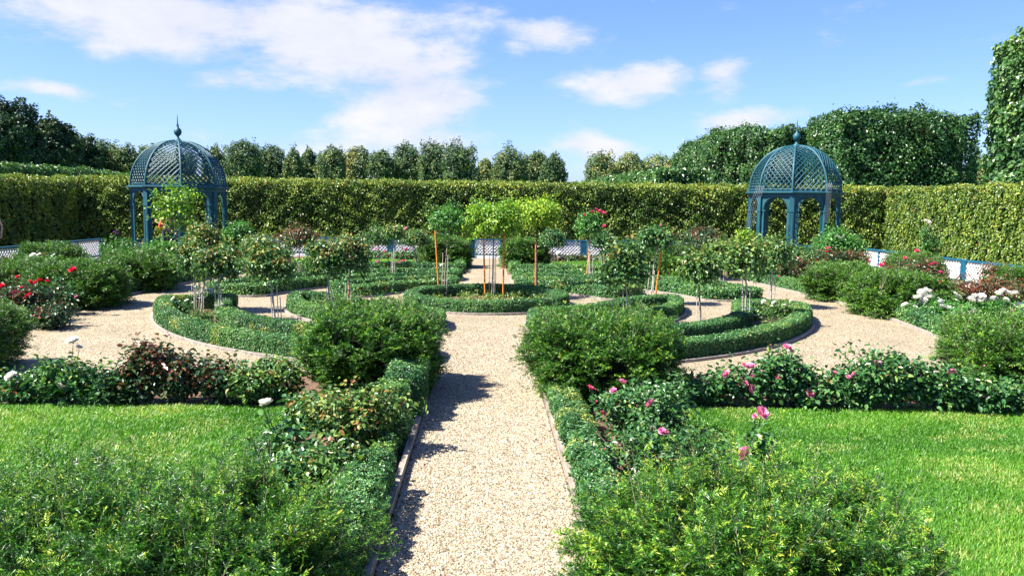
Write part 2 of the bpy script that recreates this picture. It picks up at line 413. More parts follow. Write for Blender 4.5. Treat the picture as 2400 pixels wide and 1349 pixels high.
def polyline_sample(pts, n=None, closed=False, u=None):
    P = np.asarray(pts, dtype=float)
    if closed: P = np.vstack([P, P[:1]])
    seg = np.linalg.norm(np.diff(P, axis=0), axis=1); cum = np.concatenate([[0], np.cumsum(seg)]); Lt = cum[-1]
    u = rng.random(n) * Lt if u is None else u
    i = np.clip(np.searchsorted(cum, u, side='right') - 1, 0, len(seg) - 1); f = (u - cum[i]) / seg[i]
    p = P[i] + (P[i + 1] - P[i]) * f[:, None]
    d = (P[i + 1] - P[i]) / seg[i][:, None]
    # smooth the direction near the joints
    nxt = np.minimum(i + 1, len(seg) - 1); prv = np.maximum(i - 1, 0)
    if closed: nxt = (i + 1) % len(seg); prv = (i - 1) % len(seg)
    dn = (P[nxt + 1] - P[nxt]) / seg[nxt][:, None]; dp = (P[prv + 1] - P[prv]) / seg[prv][:, None]
    wf = f[:, None]
    d2 = np.where(wf > 0.5, d * (1.5 - wf) + dn * (wf - .5), d * (.5 + wf) + dp * (.5 - wf))
    return p, nrm(d2), Lt


def plen(pts, closed=False):
    P = np.asarray(pts, dtype=float)
    if closed: P = np.vstack([P, P[:1]])
    return float(np.linalg.norm(np.diff(P, axis=0), axis=1).sum())


def hedge(pts, wd, ht, leaf, cover=2.1, closed=False, mat='box', seed=1, lump=0.025, lscale=0.35, name='box_hedge', parent=None,
          aspect=0.72, yellow=0.0, shingle=False, caps=True, z0=0.0, tshift=0.0, topcol=0.0, sides=(1, 1), shag=0.0, jit=0.6, round_=None):
    """a clipped hedge swept along a line: leaves over a slightly lumpy body, and a near-black body that paints the shade inside"""
    Lt = plen(pts, closed); per = wd + 2 * ht
    area = Lt * per; n = int(cover * area / (0.5 * leaf * leaf * aspect))
    p, d, _ = polyline_sample(pts, n, closed)
    side = np.stack([d[:, 1], -d[:, 0]], 1)
    wts = np.array([ht * sides[0], wd, ht * sides[1]]); wts = wts / wts.sum()
    which = rng.choice(3, n, p=wts)
    a = rng.random(n)
    off = np.where(which == 0, -wd / 2, np.where(which == 2, wd / 2, (a - .5) * wd))
    z = np.where(which == 1, ht, a * ht)
    # round the shoulders
    rr = round_ or min(wd * 0.22, 0.35)
    ex = np.maximum(np.abs(off) - (wd / 2 - rr), 0); ez = np.maximum(z - (ht - rr), 0)
    ln = np.sqrt(ex ** 2 + ez ** 2); k = np.where((ex > 0) & (ez > 0) & (ln > rr), rr / np.maximum(ln, 1e-6), 1.0)
    off2 = np.sign(off) * (np.minimum(np.abs(off), wd / 2 - rr) + ex * k); z2 = np.minimum(z, ht - rr) + ez * k
    nx = np.where(which == 1, 0, np.sign(off)) * 1.0; nzv = np.where(which == 1, 1.0, 0.08)
    corner = (ex > 0) & (ez > 0)
    nx = np.where(corner, np.sign(off) * ex / np.maximum(ln, 1e-6), nx); nzv = np.where(corner, ez / np.maximum(ln, 1e-6), nzv)
    P = np.column_stack([p + side * off2[:, None], z2])
    Nn = np.column_stack([side * nx[:, None], nzv]); Nn = nrm(Nn)
    lum = fnoise(P, lscale, seed) * lump + fnoise(P, lscale * 4, seed + 3, 1) * lump * 0.6
    dep = rng.random(n) ** 2 * leaf * 1.6
    P = P + Nn * (lum - dep + leaf * 0.1)[:, None]
    if shag: P = P + Nn * (np.where(rng.random(n) < 0.12, rng.random(n) * shag, 0))[:, None]
    if caps and not closed:          # fill the two ends
        for e, sg in ((0, -1), (-1, 1)):
            m = int(cover * wd * ht / (0.5 * leaf * leaf * aspect)); q0 = np.array(pts[e], dtype=float)
            dd = nrm(np.array(pts[1], dtype=float) - np.array(pts[0], dtype=float)) if e == 0 else nrm(np.array(pts[-1], dtype=float) - np.array(pts[-2], dtype=float))
            ss = np.array([dd[1], -dd[0]]); o = (rng.random(m) - .5) * wd; zz = rng.random(m) * ht
            xy = q0 + ss * o[:, None] + dd * sg * (0.0 - rng.random(m)[:, None] * leaf)
            P = np.vstack([P, np.column_stack([xy, zz])]); Nn = np.vstack([Nn, np.tile([dd[0] * sg, dd[1] * sg, 0.1], (m, 1))])
    n = len(P)
    Nj = nrm(Nn + rng.normal(size=(n, 3)) * (jit if mat != 'box' else .5) + np.array([0, 0, 0.35 if not shingle else 0.75]))
    if shingle: T = Nn * 0.7 + np.array([0, 0, -0.6]) + rng.normal(size=(n, 3)) * 0.5
    else: T = Nn * 0.5 + rng.normal(size=(n, 3)) * 0.8 + np.array([0, 0, .2])
    lf = leaf * (0.7 + 0.6 * rng.random(n))
    t = np.clip(0.42 + 0.22 * rng.normal(size=n) + 0.2 * fnoise(P, 1.6, seed + 9, 2) + tshift, 0, 0.90)
    if topcol: t = np.where((P[:, 2] > ht - 0.16) & (rng.random(n) < topcol), 0.85 + 0.15 * rng.random(n), t)
    if yellow: t = np.where((fnoise(P, 0.9, seed + 21, 2) > 0.55) & (rng.random(n) < yellow), 0.9 + 0.1 * rng.random(n), t)
    t = np.where(rng.random(n) < 0.006, 1.0, t)
    mb = MB(); P[:, 2] += z0
    P[:, 2] = np.maximum(P[:, 2], 0.01)
    add_leaves(mb, P, Nj, T, lf, lf * aspect, t)
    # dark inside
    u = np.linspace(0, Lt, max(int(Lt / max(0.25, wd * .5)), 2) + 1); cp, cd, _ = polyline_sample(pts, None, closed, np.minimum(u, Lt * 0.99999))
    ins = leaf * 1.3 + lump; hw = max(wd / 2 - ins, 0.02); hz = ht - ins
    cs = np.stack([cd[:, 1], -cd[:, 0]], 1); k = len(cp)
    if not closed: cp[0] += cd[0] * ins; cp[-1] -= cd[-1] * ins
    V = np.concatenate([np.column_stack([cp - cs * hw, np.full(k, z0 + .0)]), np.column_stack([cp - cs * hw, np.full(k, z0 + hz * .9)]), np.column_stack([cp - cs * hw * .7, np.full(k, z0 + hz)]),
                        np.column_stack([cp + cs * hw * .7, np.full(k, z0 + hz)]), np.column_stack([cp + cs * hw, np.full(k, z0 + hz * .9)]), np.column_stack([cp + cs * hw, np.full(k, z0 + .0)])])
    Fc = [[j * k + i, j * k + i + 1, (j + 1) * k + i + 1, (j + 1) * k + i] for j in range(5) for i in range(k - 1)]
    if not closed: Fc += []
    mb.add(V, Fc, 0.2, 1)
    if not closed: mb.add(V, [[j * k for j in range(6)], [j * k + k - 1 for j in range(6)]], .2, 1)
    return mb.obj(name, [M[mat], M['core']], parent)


# ------------------------------------------------------------------ THE GROUND
def sheet(name, polys, z, mat, label=None, kind='structure'):
    mb = MB()
    for pg in polys:
        V = [(x, y, z) for x, y in pg]; mb.add(V, [list(range(len(V)))])
    o = mb.obj(name, mat); tag(o, label, None, None, kind); return o


sheet('ground', [[(-600, -60), (600, -60), (600, 900), (-600, 900)]], -0.012, M['turf'])
sheet('soil', [[(-16.2, -4), (16.2, -4), (16.2, 34), (-16.2, 34)]], 0.0, M['soil'])

CY = 17.4
BR = [(6.9, 10.15), (7.15, 11.5), (7.4, 13.5), (7.75, 16), (7.85, 17.8), (7.65, 20), (7.4, 22.5), (7.1, 24.7)]
right = [(0.0, 10.15)] + BR + [(0.0, 24.7)]
left = [(-x, y) for x, y in right][::-1]
PW = 0.615
gm = [right, left, [(-PW, -3), (PW, -3), (PW, 10.15), (-PW, 10.15)], [(-PW, 24.7), (PW, 24.7), (PW, 32.6), (-PW, 32.6)],
      [(-16.2, 32.6), (16.2, 32.6), (16.2, 34.2), (-16.2, 34.2)], [(13.55, 5), (16.2, 5), (16.2, 32.6), (13.55, 32.6)], [(-16.2, 5), (-13.55, 5), (-13.55, 32.6), (-16.2, 32.6)]]
sheet('gravel_path', gm, 0.006, M['gravel'])


def pebbles():
    n = 60000
    Y = 3.6 + (1 - np.sqrt(1 - rng.random(n))) * 11.5; X = (rng.random(n) * 2 - 1) * PW
    r = 0.0045 + 0.0055 * rng.random(n) ** 1.3
    base = np.array([[1, 0, 0], [0, 1, 0], [-1, 0, 0], [0, -1, 0], [0, 0, 1.0]], dtype=float)
    V = np.repeat(base[None], n, 0) * r[:, None, None] * (0.7 + 0.6 * rng.random((n, 5, 1))); V[:, :, 2] *= 0.75
    V[:, 4, :2] += rng.normal(size=(n, 2)) * 0.002
    a = rng.random(n) * 6.28; c, s = np.cos(a)[:, None], np.sin(a)[:, None]
    x = V[:, :, 0] * 1.25 * c - V[:, :, 1] * s; y = V[:, :, 0] * 1.25 * s + V[:, :, 1] * c
    V[:, :, 0] = x + X[:, None]; V[:, :, 1] = y + Y[:, None]; V[:, :, 2] += 0.007
    mb = MB(); b = np.arange(n)[:, None] * 5; t = rng.random(n)
    mb.add(V.reshape(-1, 3), b + np.array([[0, 1, 4]]), np.repeat(t, 5))
    for f in ([1, 2, 4], [2, 3, 4], [3, 0, 4]):
        mb.F.append(b + np.array([f])); mb.M.append(np.zeros(n, dtype=np.int32)); mb.S.append(np.full(n, False))
    tag(mb.obj('gravel_stones', M['pebble']), 'loose cream pebbles scattered on the straight gravel path', 'gravel', None, 'stuff')


pebbles()


def dry_leaves():
    n = 150; P = np.column_stack([np.sign(rng.random(n) - .5) * PW * (1 - .35 * rng.random(n) ** 2), 3.8 + 9 * rng.random(n), np.full(n, .016)])
    mb = MB(); lf = .02 + .02 * rng.random(n)
    add_leaves(mb, P, rng.normal(size=(n, 3)) * .35 + np.array([0, 0, 1.]), rng.normal(size=(n, 3)), lf, lf * .6, .8 + .2 * rng.random(n), 0, True)
    tag(mb.obj('fallen_leaves', M['rosed']), 'few brown dry leaves lying along the path edges', 'fallen leaves', None, 'stuff')



def lawn(name, x0, x1, y0, y1, n, label, near=True, hgt=0.027):
    sheet(name + '_turf', [[(x0, y0), (x1, y0), (x1, y1), (x0, y1)]], 0.012, M['turf'])
    u = rng.random(n) if near is False else rng.random(n) ** 1.25
    X = x0 + (x1 - x0) * rng.random(n); Y = y0 + (y1 - y0) * u
    Y = Y + np.where(Y > y1 - .15, rng.normal(size=n) * .03, 0)
    sgn = 1 if x1 > 0 else -1
    P = np.column_stack([X, Y, np.full(n, 0.012)])
    patch = fnoise(P * np.array([1, 1, 0]), 2.2, 77, 3)
    h = hgt * (0.6 + 0.8 * rng.random(n)) * (1 + 0.25 * patch); wd = 0.0035 + 0.0016 * (Y - 4) / 2
    a = rng.random(n) * 6.28; lean = rng.random(n) * 1.5
    dx = np.cos(a); dy = np.sin(a)
    tip = P + np.column_stack([dx * lean * h, dy * lean * h, h])
    sx = -dy * wd; sy = dx * wd
    V = np.stack([P + np.column_stack([sx, sy, np.zeros(n)]), P - np.column_stack([sx, sy, np.zeros(n)]), tip], 1)
    t = np.clip(0.40 + 0.20 * rng.normal(size=n) + 0.30 * np.clip(patch, -0.8, 2), 0, 0.93)
    dry = (fnoise(P * np.array([1, 1, 0]), 1.1, 78, 3) > 0.35) & (rng.random(n) < .25)
    t = np.where(dry, 0.85 + .15 * rng.random(n), t)
    mb = MB(); mb.add(V.reshape(-1, 3), np.arange(n)[:, None] * 3 + np.array([[0, 1, 2]]), np.repeat(t, 3))
    tag(mb.obj('grass', M['grass']), label, 'lawn', None, 'stuff')


lawn('lawn', 1.95, 7.2, 3.0, 8.42, 430000, 'bright green lawn right of the path in front of the pink roses')
lawn('lawn', -7.2, -1.78, 4.2, 8.42, 330000, 'green lawn left of the path in front of the cream roses')
lawn('lawn', 2.1, 9.5, 27.2, 30.2, 30000, 'strip of green lawn behind the parterre, right of the path', False, 0.06)
lawn('lawn', -9.5, -2.1, 27.2, 30.2, 30000, 'strip of green lawn behind the parterre, left of the path', False, 0.06)


dry_leaves()


# ------------------------------------------------------------------ THE PARTERRE: box hedges in rings
def arc(R, a0, a1, s, back, n=26):
    a = np.linspace(a0, a1, n)
    r = np.array([R(q) for q in a]) if callable(R) else np.full(n, R)
    return [(s * rr * math.sin(q), CY + (rr * math.cos(q) if back else -rr * math.cos(q))) for rr, q in zip(r, a)]


def edge_angle(R, x=0.84):
    r = R(0.15) if callable(R) else R
    return math.asin(x / r)


def smooth_loop(P, it=2):
    P = np.array(P, dtype=float)
    for _ in range(it):
        Q = np.roll(P, -1, 0); P = np.stack([P * .75 + Q * .25, P * .25 + Q * .75], 1).reshape(-1, 2)
    return P


def resample(P, step, closed=True):
    L = plen(P, closed); n = max(int(L / step), 4)
    u = np.arange(n) * L / n if closed else np.linspace(0, L * .99999, n)
    q, _, _ = polyline_sample(P, None, closed, u)
    return q


def offset_loop(P, d):
    P = np.asarray(P); T = nrm(np.roll(P, -1, 0) - np.roll(P, 1, 0)); Nn = np.stack([T[:, 1], -T[:, 0]], 1)
    area = 0.5 * np.sum(P[:, 0] * np.roll(P[:, 1], -1) - np.roll(P[:, 0], -1) * P[:, 1])
    return P + Nn * d * (1 if area > 0 else -1)


EDGE = plain('stone_edging', (0.25, 0.215, 0.18), 0.9, var=0.35, scale=18, bump=0.5)


def edging(P, wd, ht, closed, name='bed_edging', parent=None, mat=None, z0=0.0):
    P = np.asarray(P, dtype=float)
    k = len(P)
    T = nrm((np.roll(P, -1, 0) - np.roll(P, 1, 0)) if closed else np.gradient(P, axis=0)); Nn = np.stack([T[:, 1], -T[:, 0]], 1)
    hv = ht + 0.004 * rng.random(k)
    V = np.concatenate([np.column_stack([P - Nn * wd / 2, np.full(k, z0)]), np.column_stack([P - Nn * wd / 2, z0 + hv]), np.column_stack([P + Nn * wd / 2, z0 + hv]), np.column_stack([P + Nn * wd / 2, np.full(k, z0)])])
    nn = k if closed else k - 1
    Fc = [[j * k + i, j * k + (i + 1) % k, (j + 1) * k + (i + 1) % k, (j + 1) * k + i] for j in range(3) for i in range(nn)]
    mb = MB(); mb.add(V, Fc)
    if not closed: mb.add(V, [[0, k, 2 * k, 3 * k], [k - 1, 2 * k - 1, 3 * k - 1, 4 * k - 1]])
    return mb.obj(name, mat or EDGE, parent)


def bed(loop, label, wd=0.27, ht=0.27, leaf=0.03, seed=1, yellow=0.0, cover=2.1):
    """one bed of the parterre: its box hedge, the edging outside it and the soil inside it"""
    P = resample(smooth_loop(loop, 2), 0.16)
    c = P.mean(0)
    r = thing('parterre_hedge', label, 'box hedge', (0, 0, 0), 'clipped box hedges of the round parterre')
    hedge(P, wd, ht, leaf, cover, True, 'box', seed, 0.012, 0.3, 'clipped_foliage', r, yellow=yellow)
    ed = offset_loop(P, wd / 2 + 0.05)
    edging(ed, 0.05, 0.045, True, 'edging', r)
    inn = offset_loop(P, wd / 2 - 0.03)
    # soil as a fan strip between matching points is unsafe for crescents: ngon instead
    mb = MB(); mb.add(np.column_stack([inn, np.full(len(inn), 0.028)]), [list(range(len(inn)))])
    mb.obj('bed_soil', M['soil'], r)
    return r


Ro_f = lambda q: 6.22 + 0.62 * math.cos(q) ** 3
Ri_f = lambda q: 4.86 + 0.94 * math.cos(q)
i_out = lambda q: 3.86 + 0.18 * math.cos(q)
Bo = lambda q: 6.30
Bi = lambda q: 5.12
b_out = lambda q: 3.95 + 0.35 * math.sin(q) ** 3
dg = math.radians
sd = {-1: 'left', 1: 'right'}
for s in (-1, 1):
    e = 84
    # outer front crescent
    lp = arc(Ro_f, edge_angle(Ro_f), dg(77), s, False, 22) + arc(Ri_f, dg(77), edge_angle(Ri_f), s, False, 18)
    bed(lp, 'large front crescent of clipped box, %s of the path, holding white roses and standards' % sd[s], leaf=0.023, seed=10 + s, ht=0.29, wd=0.29, yellow=0.5 if s < 0 else 0.15)
    lp = arc(i_out, edge_angle(i_out), dg(88), s, False, 18) + arc(2.86, dg(72), edge_angle(2.86), s, False, 12)
    bed(lp, 'inner crescent of clipped box just outside the round centre bed, front %s' % sd[s], leaf=0.026, seed=20 + s)
    lp = arc(Bo, edge_angle(Bo), dg(79), s, True, 22) + arc(Bi, dg(79), edge_angle(Bi), s, True, 18)
    bed(lp, 'large outer crescent of clipped box at the back, %s of the far path' % sd[s], leaf=0.044, seed=30 + s, cover=1.9)
    lp = arc(b_out, edge_angle(b_out), dg(60), s, True, 16) + arc(2.95, dg(70), edge_angle(2.95), s, True, 12)
    bed(lp, 'inner crescent of clipped box behind the round centre bed, back %s' % sd[s], leaf=0.040, seed=40 + s, cover=1.9, yellow=0.3)
lp = [(1.58 * math.sin(a), CY - 1.58 * math.cos(a)) for a in np.linspace(0, 2 * PI, 28, endpoint=False)]
bed(lp, 'complete ring of clipped box around the golden leaved standard trees in the centre', leaf=0.026, seed=50)

# border hedges round the gravel, with yews standing in them
for s in (-1, 1):
    bl = resample([(s * (x + 0.22), y) for x, y in BR], 0.2, False)
    r = thing('border_hedge', 'low box border along the outer edge of the %s gravel walk' % sd[s], 'box hedge', (0, 0, 0), 'low box borders')
    hedge(bl, 0.34, 0.30, 0.036, 2.0, False, 'box', 60 + s, 0.02, 0.3, 'clipped_foliage', r, tshift=-0.05)
    edging(resample([(s * (x + 0.0), y) for x, y in BR], 0.25, False), 0.06, 0.05, False, 'edging', r)
    r = thing('border_hedge', 'low box border behind the parterre, %s of the far path' % sd[s], 'box hedge', (0, 0, 0), 'low box borders')
    hedge([(s * 7.1, 24.95), (s * 4, 24.95), (s * 0.86, 24.95)], 0.34, 0.30, 0.05, 1.8, False, 'box', 70 + s, 0.02, 0.3, 'clipped_foliage', r)
    hedge([(s * 0.86, 25.2), (s * 0.86, 28), (s * 0.86, 31.4)], 0.3, 0.28, 0.06, 1.6, False, 'box', 75 + s, 0.02, 0.3, 'clipped_foliage', r)
    # along the near path
    r = thing('path_hedge', ('blue green box hedge with yellowed tips on the right side of the near path' if s > 0 else 'patchy box hedge along the timber board on the left side of the near path'), 'box hedge', (0, 0, 0), 'low box borders')
    if s > 0:
        hedge(resample([(0.80, 3.0), (0.80, 5.5), (0.80, 8.35)], .2, False), 0.26, 0.24, 0.020, 2.1, False, 'box', 80, 0.03, 0.25, 'clipped_foliage', r, yellow=0.4)
    else:
        hedge(resample([(-0.80, 3.0), (-0.80, 5.1), (-0.80, 5.9)], .2, False), 0.28, 0.30, 0.020, 2.1, False, 'box', 81, 0.04, 0.25, 'clipped_foliage', r)
        hedge(resample([(-0.80, 6.0), (-0.80, 6.9), (-0.78, 7.5)], .2, False), 0.17, 0.20, 0.020, 1.7, False, 'box', 82, 0.04, 0.25, 'thin_foliage', r)
        hedge(resample([(-0.80, 7.85), (-0.80, 8.6), (-0.80, 9.6)], .2, False), 0.34, 0.40, 0.021, 2.1, False, 'box', 83, 0.035, 0.25, 'clipped_foliage', r, z0=0.06)
        hedge(resample([(-0.86, 7.50), (-0.86, 7.84)], .1, False), 0.30, 0.13, 0.021, 2.4, False, 'box', 84, 0.03, 0.2, 'clipped_foliage', r, z0=0.30, tshift=0.08)
        st = MB()
        for i in range(14):
            a = rng.random() * 6.28; rr = 0.10 * rng.random()
            st.tube([(-0.86 + .03 * math.cos(a), 7.67 + .03 * math.sin(a), 0), (-0.86 + rr * math.cos(a), 7.62 + rr * math.sin(a), .2), (-0.86 + 1.3 * rr * math.cos(a), 7.62 + 1.4 * rr * math.sin(a), .36)], [.008, .006, .004], 5)
        st.obj('bare_stems', M['bamboo'], r)
    # timber boards
    tb = resample([(s * (PW + .03), 2.6), (s * (PW + .03), 8.9)], .3, False)
    tag(edging(tb, 0.045, 0.075, False, 'timber_edging', None, M['wood']), 'weathered timber board edging the %s side of the near path' % sd[s], 'edging board')


# ------------------------------------------------------------------ YEWS
def yew_mesh(hx, hy, h, nb, lat, need, nl, nw, seed, mat, blen=0.24, flare=0.12, boxy=4.0, top_shag=1.0, dense=0.0, hotp=0.0, core=.70, depth=.30):
    r = np.random.default_rng(seed); hx -= blen * .5; hy -= blen * .5; h -= blen * .75
    # points over a rounded box
    A = np.array([4 * hx * hy, 2 * hy * h, 2 * hy * h, 2 * hx * h, 2 * hx * h]); f = r.choice(5, nb, p=A / A.sum())
    q = r.random((nb, 3)) * 2 - 1
    q[f == 0, 2] = 1; q[f == 1, 0] = -1; q[f == 2, 0] = 1; q[f == 3, 1] = -1; q[f == 4, 1] = 1
    k = (np.abs(q) ** boxy).sum(1) ** (1 / boxy); q = q / k[:, None]
    nn = np.sign(q) * np.abs(q) ** (boxy - 1); nn = nrm(nn / np.array([hx, hy, h / 2]))
    if dense:
        fq = fnoise(q * np.array([hx, hy, h / 2]), .30, seed + 50, 2); kp = (fq > -.35) | (r.random(nb) < 1 - dense); q = q[kp]; nn = nn[kp]; nb = len(q)
    lum = 1 + 0.15 * fnoise(q * np.array([hx, hy, h / 2]), 0.42, seed, 3)
    dep = 1 - depth * r.random(nb) ** 1.6
    zz = (q[:, 2] + 1) / 2
    fl = 1 - flare + flare * 1.6 * np.clip(zz, 0, .7)
    P = q * np.array([hx, hy, h / 2]) * (lum * dep)[:, None]; P[:, :2] *= fl[:, None]; P[:, 2] += h / 2
    P[:, 2] = np.maximum(P[:, 2], 0.03)
    up = np.array([0, 0, 1.0])
    cl = np.stack([fnoise(P, .3, seed + 31, 1), fnoise(P, .3, seed + 32, 1), fnoise(P, .3, seed + 33, 1) * .5], 1)
    d = nrm(nn * np.array([1, 1, .6]) + up * (0.45 + 0.5 * (zz > .8)[:, None]) + cl * .55 + r.normal(size=(nb, 3)) * 0.24)
    ln = blen * (0.5 + 0.8 * r.random(nb)) * np.where((zz > .9) & (r.random(nb) < .30), 1 + 0.8 * top_shag * r.random(nb), 1.0)
    g = 0.25 * ln * (1 - np.abs(d[:, 2]))
    S = nrm(np.cross(d, up + r.normal(size=(nb, 3)) * .3))
    # side shoots
    sl = (np.arange(lat) + 0.5) / lat
    s_ = np.repeat(sl[None], nb, 0) + r.normal(size=(nb, lat)) * .05
    bp = P[:, None] + d[:, None] * (ln[:, None] * s_)[..., None]; bp[..., 2] -= g[:, None] * s_ ** 2
    sg = np.where((np.arange(lat) % 2)[None] == 0, 1, -1) * np.ones((nb, 1))
    ld = nrm(d[:, None] * 0.75 + S[:, None] * (sg * 0.75)[..., None] + r.normal(size=(nb, lat, 3)) * .22)
    ll = ln[:, None] * (0.56 - 0.36 * s_)
    O = np.concatenate([bp.reshape(-1, 3), P]); Dd = np.concatenate([ld.reshape(-1, 3), d]); LL = np.concatenate([ll.ravel(), ln])
    tipb = np.concatenate([np.repeat(r.random(nb), lat), r.random(nb)])
    mlev = len(O); kk = need
    u = (np.arange(kk) + r.random((mlev, kk))) / kk
    term = np.arange(mlev) >= mlev - nb
    p = O[:, None] + Dd[:, None] * (LL[:, None] * u)[..., None]
    gg = np.concatenate([np.zeros(mlev - nb), g]); p[..., 2] -= gg[:, None] * u ** 2
    S2 = nrm(np.cross(Dd, up + r.normal(size=(mlev, 3)) * .5)); U2 = np.cross(S2, Dd)
    sgn = np.where((np.arange(kk) % 2)[None] == 0, 1.0, -1.0)
    th = r.normal(size=(mlev, kk)) * 0.30 - .15
    nd = nrm(Dd[:, None] * 0.62 + (S2[:, None] * (sgn * np.cos(th))[..., None] + U2[:, None] * np.sin(th)[..., None]) * 0.85)
    nn2 = nrm(np.cross(nd, r.normal(size=(mlev, kk, 3)) * .4 + S2[:, None] * sgn[..., None]))
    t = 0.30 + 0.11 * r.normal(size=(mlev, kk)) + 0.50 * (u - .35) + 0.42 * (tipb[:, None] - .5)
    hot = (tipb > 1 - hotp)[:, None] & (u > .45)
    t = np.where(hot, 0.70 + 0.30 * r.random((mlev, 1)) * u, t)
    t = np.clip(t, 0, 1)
    mb = MB(); nlv = nl * (0.75 + .5 * r.random(mlev * kk)) * np.clip(1.15 - 0.4 * u.ravel(), .5, 1.2)
    add_leaves(mb, p.reshape(-1, 3), nn2.reshape(-1, 3), nd.reshape(-1, 3), nlv, nw, t.ravel(), 0, False, 0.12, 0.05)
    # twigs of the main shoots (thin crossed strips)
    w_ = nw * 0.45
    for side_v in (S,):
        a = P - side_v * w_; b = P + side_v * w_; e = P + d * ln[:, None]; e[:, 2] -= g
        V = np.stack([a, b, e + side_v * w_ * .3, e - side_v * w_ * .3], 1)
        mb.add(V.reshape(-1, 3), np.arange(nb)[:, None] * 4 + np.array([[0, 1, 2, 3]]), 0.2, 1)
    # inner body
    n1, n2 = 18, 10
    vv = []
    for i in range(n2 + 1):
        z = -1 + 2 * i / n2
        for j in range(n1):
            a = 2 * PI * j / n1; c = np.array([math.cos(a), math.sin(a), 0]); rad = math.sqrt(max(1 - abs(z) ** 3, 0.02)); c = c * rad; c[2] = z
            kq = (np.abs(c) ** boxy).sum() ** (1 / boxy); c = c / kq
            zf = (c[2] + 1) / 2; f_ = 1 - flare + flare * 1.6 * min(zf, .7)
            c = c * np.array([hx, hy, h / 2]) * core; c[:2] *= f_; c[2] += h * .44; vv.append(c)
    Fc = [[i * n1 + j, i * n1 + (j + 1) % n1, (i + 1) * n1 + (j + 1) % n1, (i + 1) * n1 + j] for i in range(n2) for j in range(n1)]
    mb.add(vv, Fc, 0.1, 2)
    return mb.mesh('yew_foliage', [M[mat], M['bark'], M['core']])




def yew(label, X, Y, me, h, rz=0.0, sc=1.0, group='shaggy yew bushes'):
    r = thing('yew_bush', label, 'yew bush', (X, Y, 0), group, rz)
    r.scale = (sc, sc, sc)
    mobj('foliage', me, r)
    st = MB(); q = np.random.default_rng(int(abs(X * 100) + Y * 10))
    for i in range(5):
        a = q.random() * 6.28
        st.tube([(0.05 * math.cos(a), 0.05 * math.sin(a), 0), (0.12 * math.cos(a), .12 * math.sin(a), h * .3), (.22 * math.cos(a), .22 * math.sin(a), h * .7)], [.025, .02, .008], 6)
    st.obj('stem', M['barkd'], r)
    return r


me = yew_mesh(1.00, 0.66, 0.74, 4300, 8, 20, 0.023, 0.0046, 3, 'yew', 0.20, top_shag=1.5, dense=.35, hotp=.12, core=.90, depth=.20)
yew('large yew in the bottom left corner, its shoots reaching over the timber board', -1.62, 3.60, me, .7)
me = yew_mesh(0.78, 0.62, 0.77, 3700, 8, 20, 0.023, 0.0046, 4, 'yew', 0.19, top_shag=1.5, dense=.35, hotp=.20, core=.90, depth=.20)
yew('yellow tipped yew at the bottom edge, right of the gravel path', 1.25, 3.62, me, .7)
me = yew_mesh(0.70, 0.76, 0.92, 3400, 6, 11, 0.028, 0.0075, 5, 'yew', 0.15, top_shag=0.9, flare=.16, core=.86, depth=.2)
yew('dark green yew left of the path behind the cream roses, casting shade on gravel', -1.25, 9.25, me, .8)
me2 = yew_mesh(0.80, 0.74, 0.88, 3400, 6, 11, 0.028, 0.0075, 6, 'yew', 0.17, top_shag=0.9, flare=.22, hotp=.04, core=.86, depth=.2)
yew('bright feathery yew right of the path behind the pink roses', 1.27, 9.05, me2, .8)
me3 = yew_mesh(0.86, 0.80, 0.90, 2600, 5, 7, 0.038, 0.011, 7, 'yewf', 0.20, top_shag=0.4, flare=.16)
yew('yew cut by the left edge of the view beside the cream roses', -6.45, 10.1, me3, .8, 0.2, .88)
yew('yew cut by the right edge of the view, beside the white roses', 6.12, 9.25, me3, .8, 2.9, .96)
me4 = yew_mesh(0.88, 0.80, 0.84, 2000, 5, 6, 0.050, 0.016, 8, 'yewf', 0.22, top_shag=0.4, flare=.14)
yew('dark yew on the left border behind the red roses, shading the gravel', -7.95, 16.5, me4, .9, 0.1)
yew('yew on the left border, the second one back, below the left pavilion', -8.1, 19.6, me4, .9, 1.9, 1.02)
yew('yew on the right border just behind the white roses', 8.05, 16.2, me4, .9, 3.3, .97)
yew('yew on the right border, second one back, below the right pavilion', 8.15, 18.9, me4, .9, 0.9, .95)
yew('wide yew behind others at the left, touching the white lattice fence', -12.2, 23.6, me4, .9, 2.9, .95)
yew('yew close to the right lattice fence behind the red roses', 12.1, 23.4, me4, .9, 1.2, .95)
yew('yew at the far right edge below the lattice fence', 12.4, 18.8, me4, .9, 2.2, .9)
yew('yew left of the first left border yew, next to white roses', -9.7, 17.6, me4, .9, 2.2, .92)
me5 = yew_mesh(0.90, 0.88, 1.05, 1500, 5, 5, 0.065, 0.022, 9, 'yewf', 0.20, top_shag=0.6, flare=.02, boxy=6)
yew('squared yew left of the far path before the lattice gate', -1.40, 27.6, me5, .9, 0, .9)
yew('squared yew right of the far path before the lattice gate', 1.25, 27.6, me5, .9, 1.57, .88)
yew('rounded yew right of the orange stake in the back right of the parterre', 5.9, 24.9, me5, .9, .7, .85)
yew('yew behind standard roses, against the back fence right of centre', 4.6, 26.9, me5, .9, .3, .8)


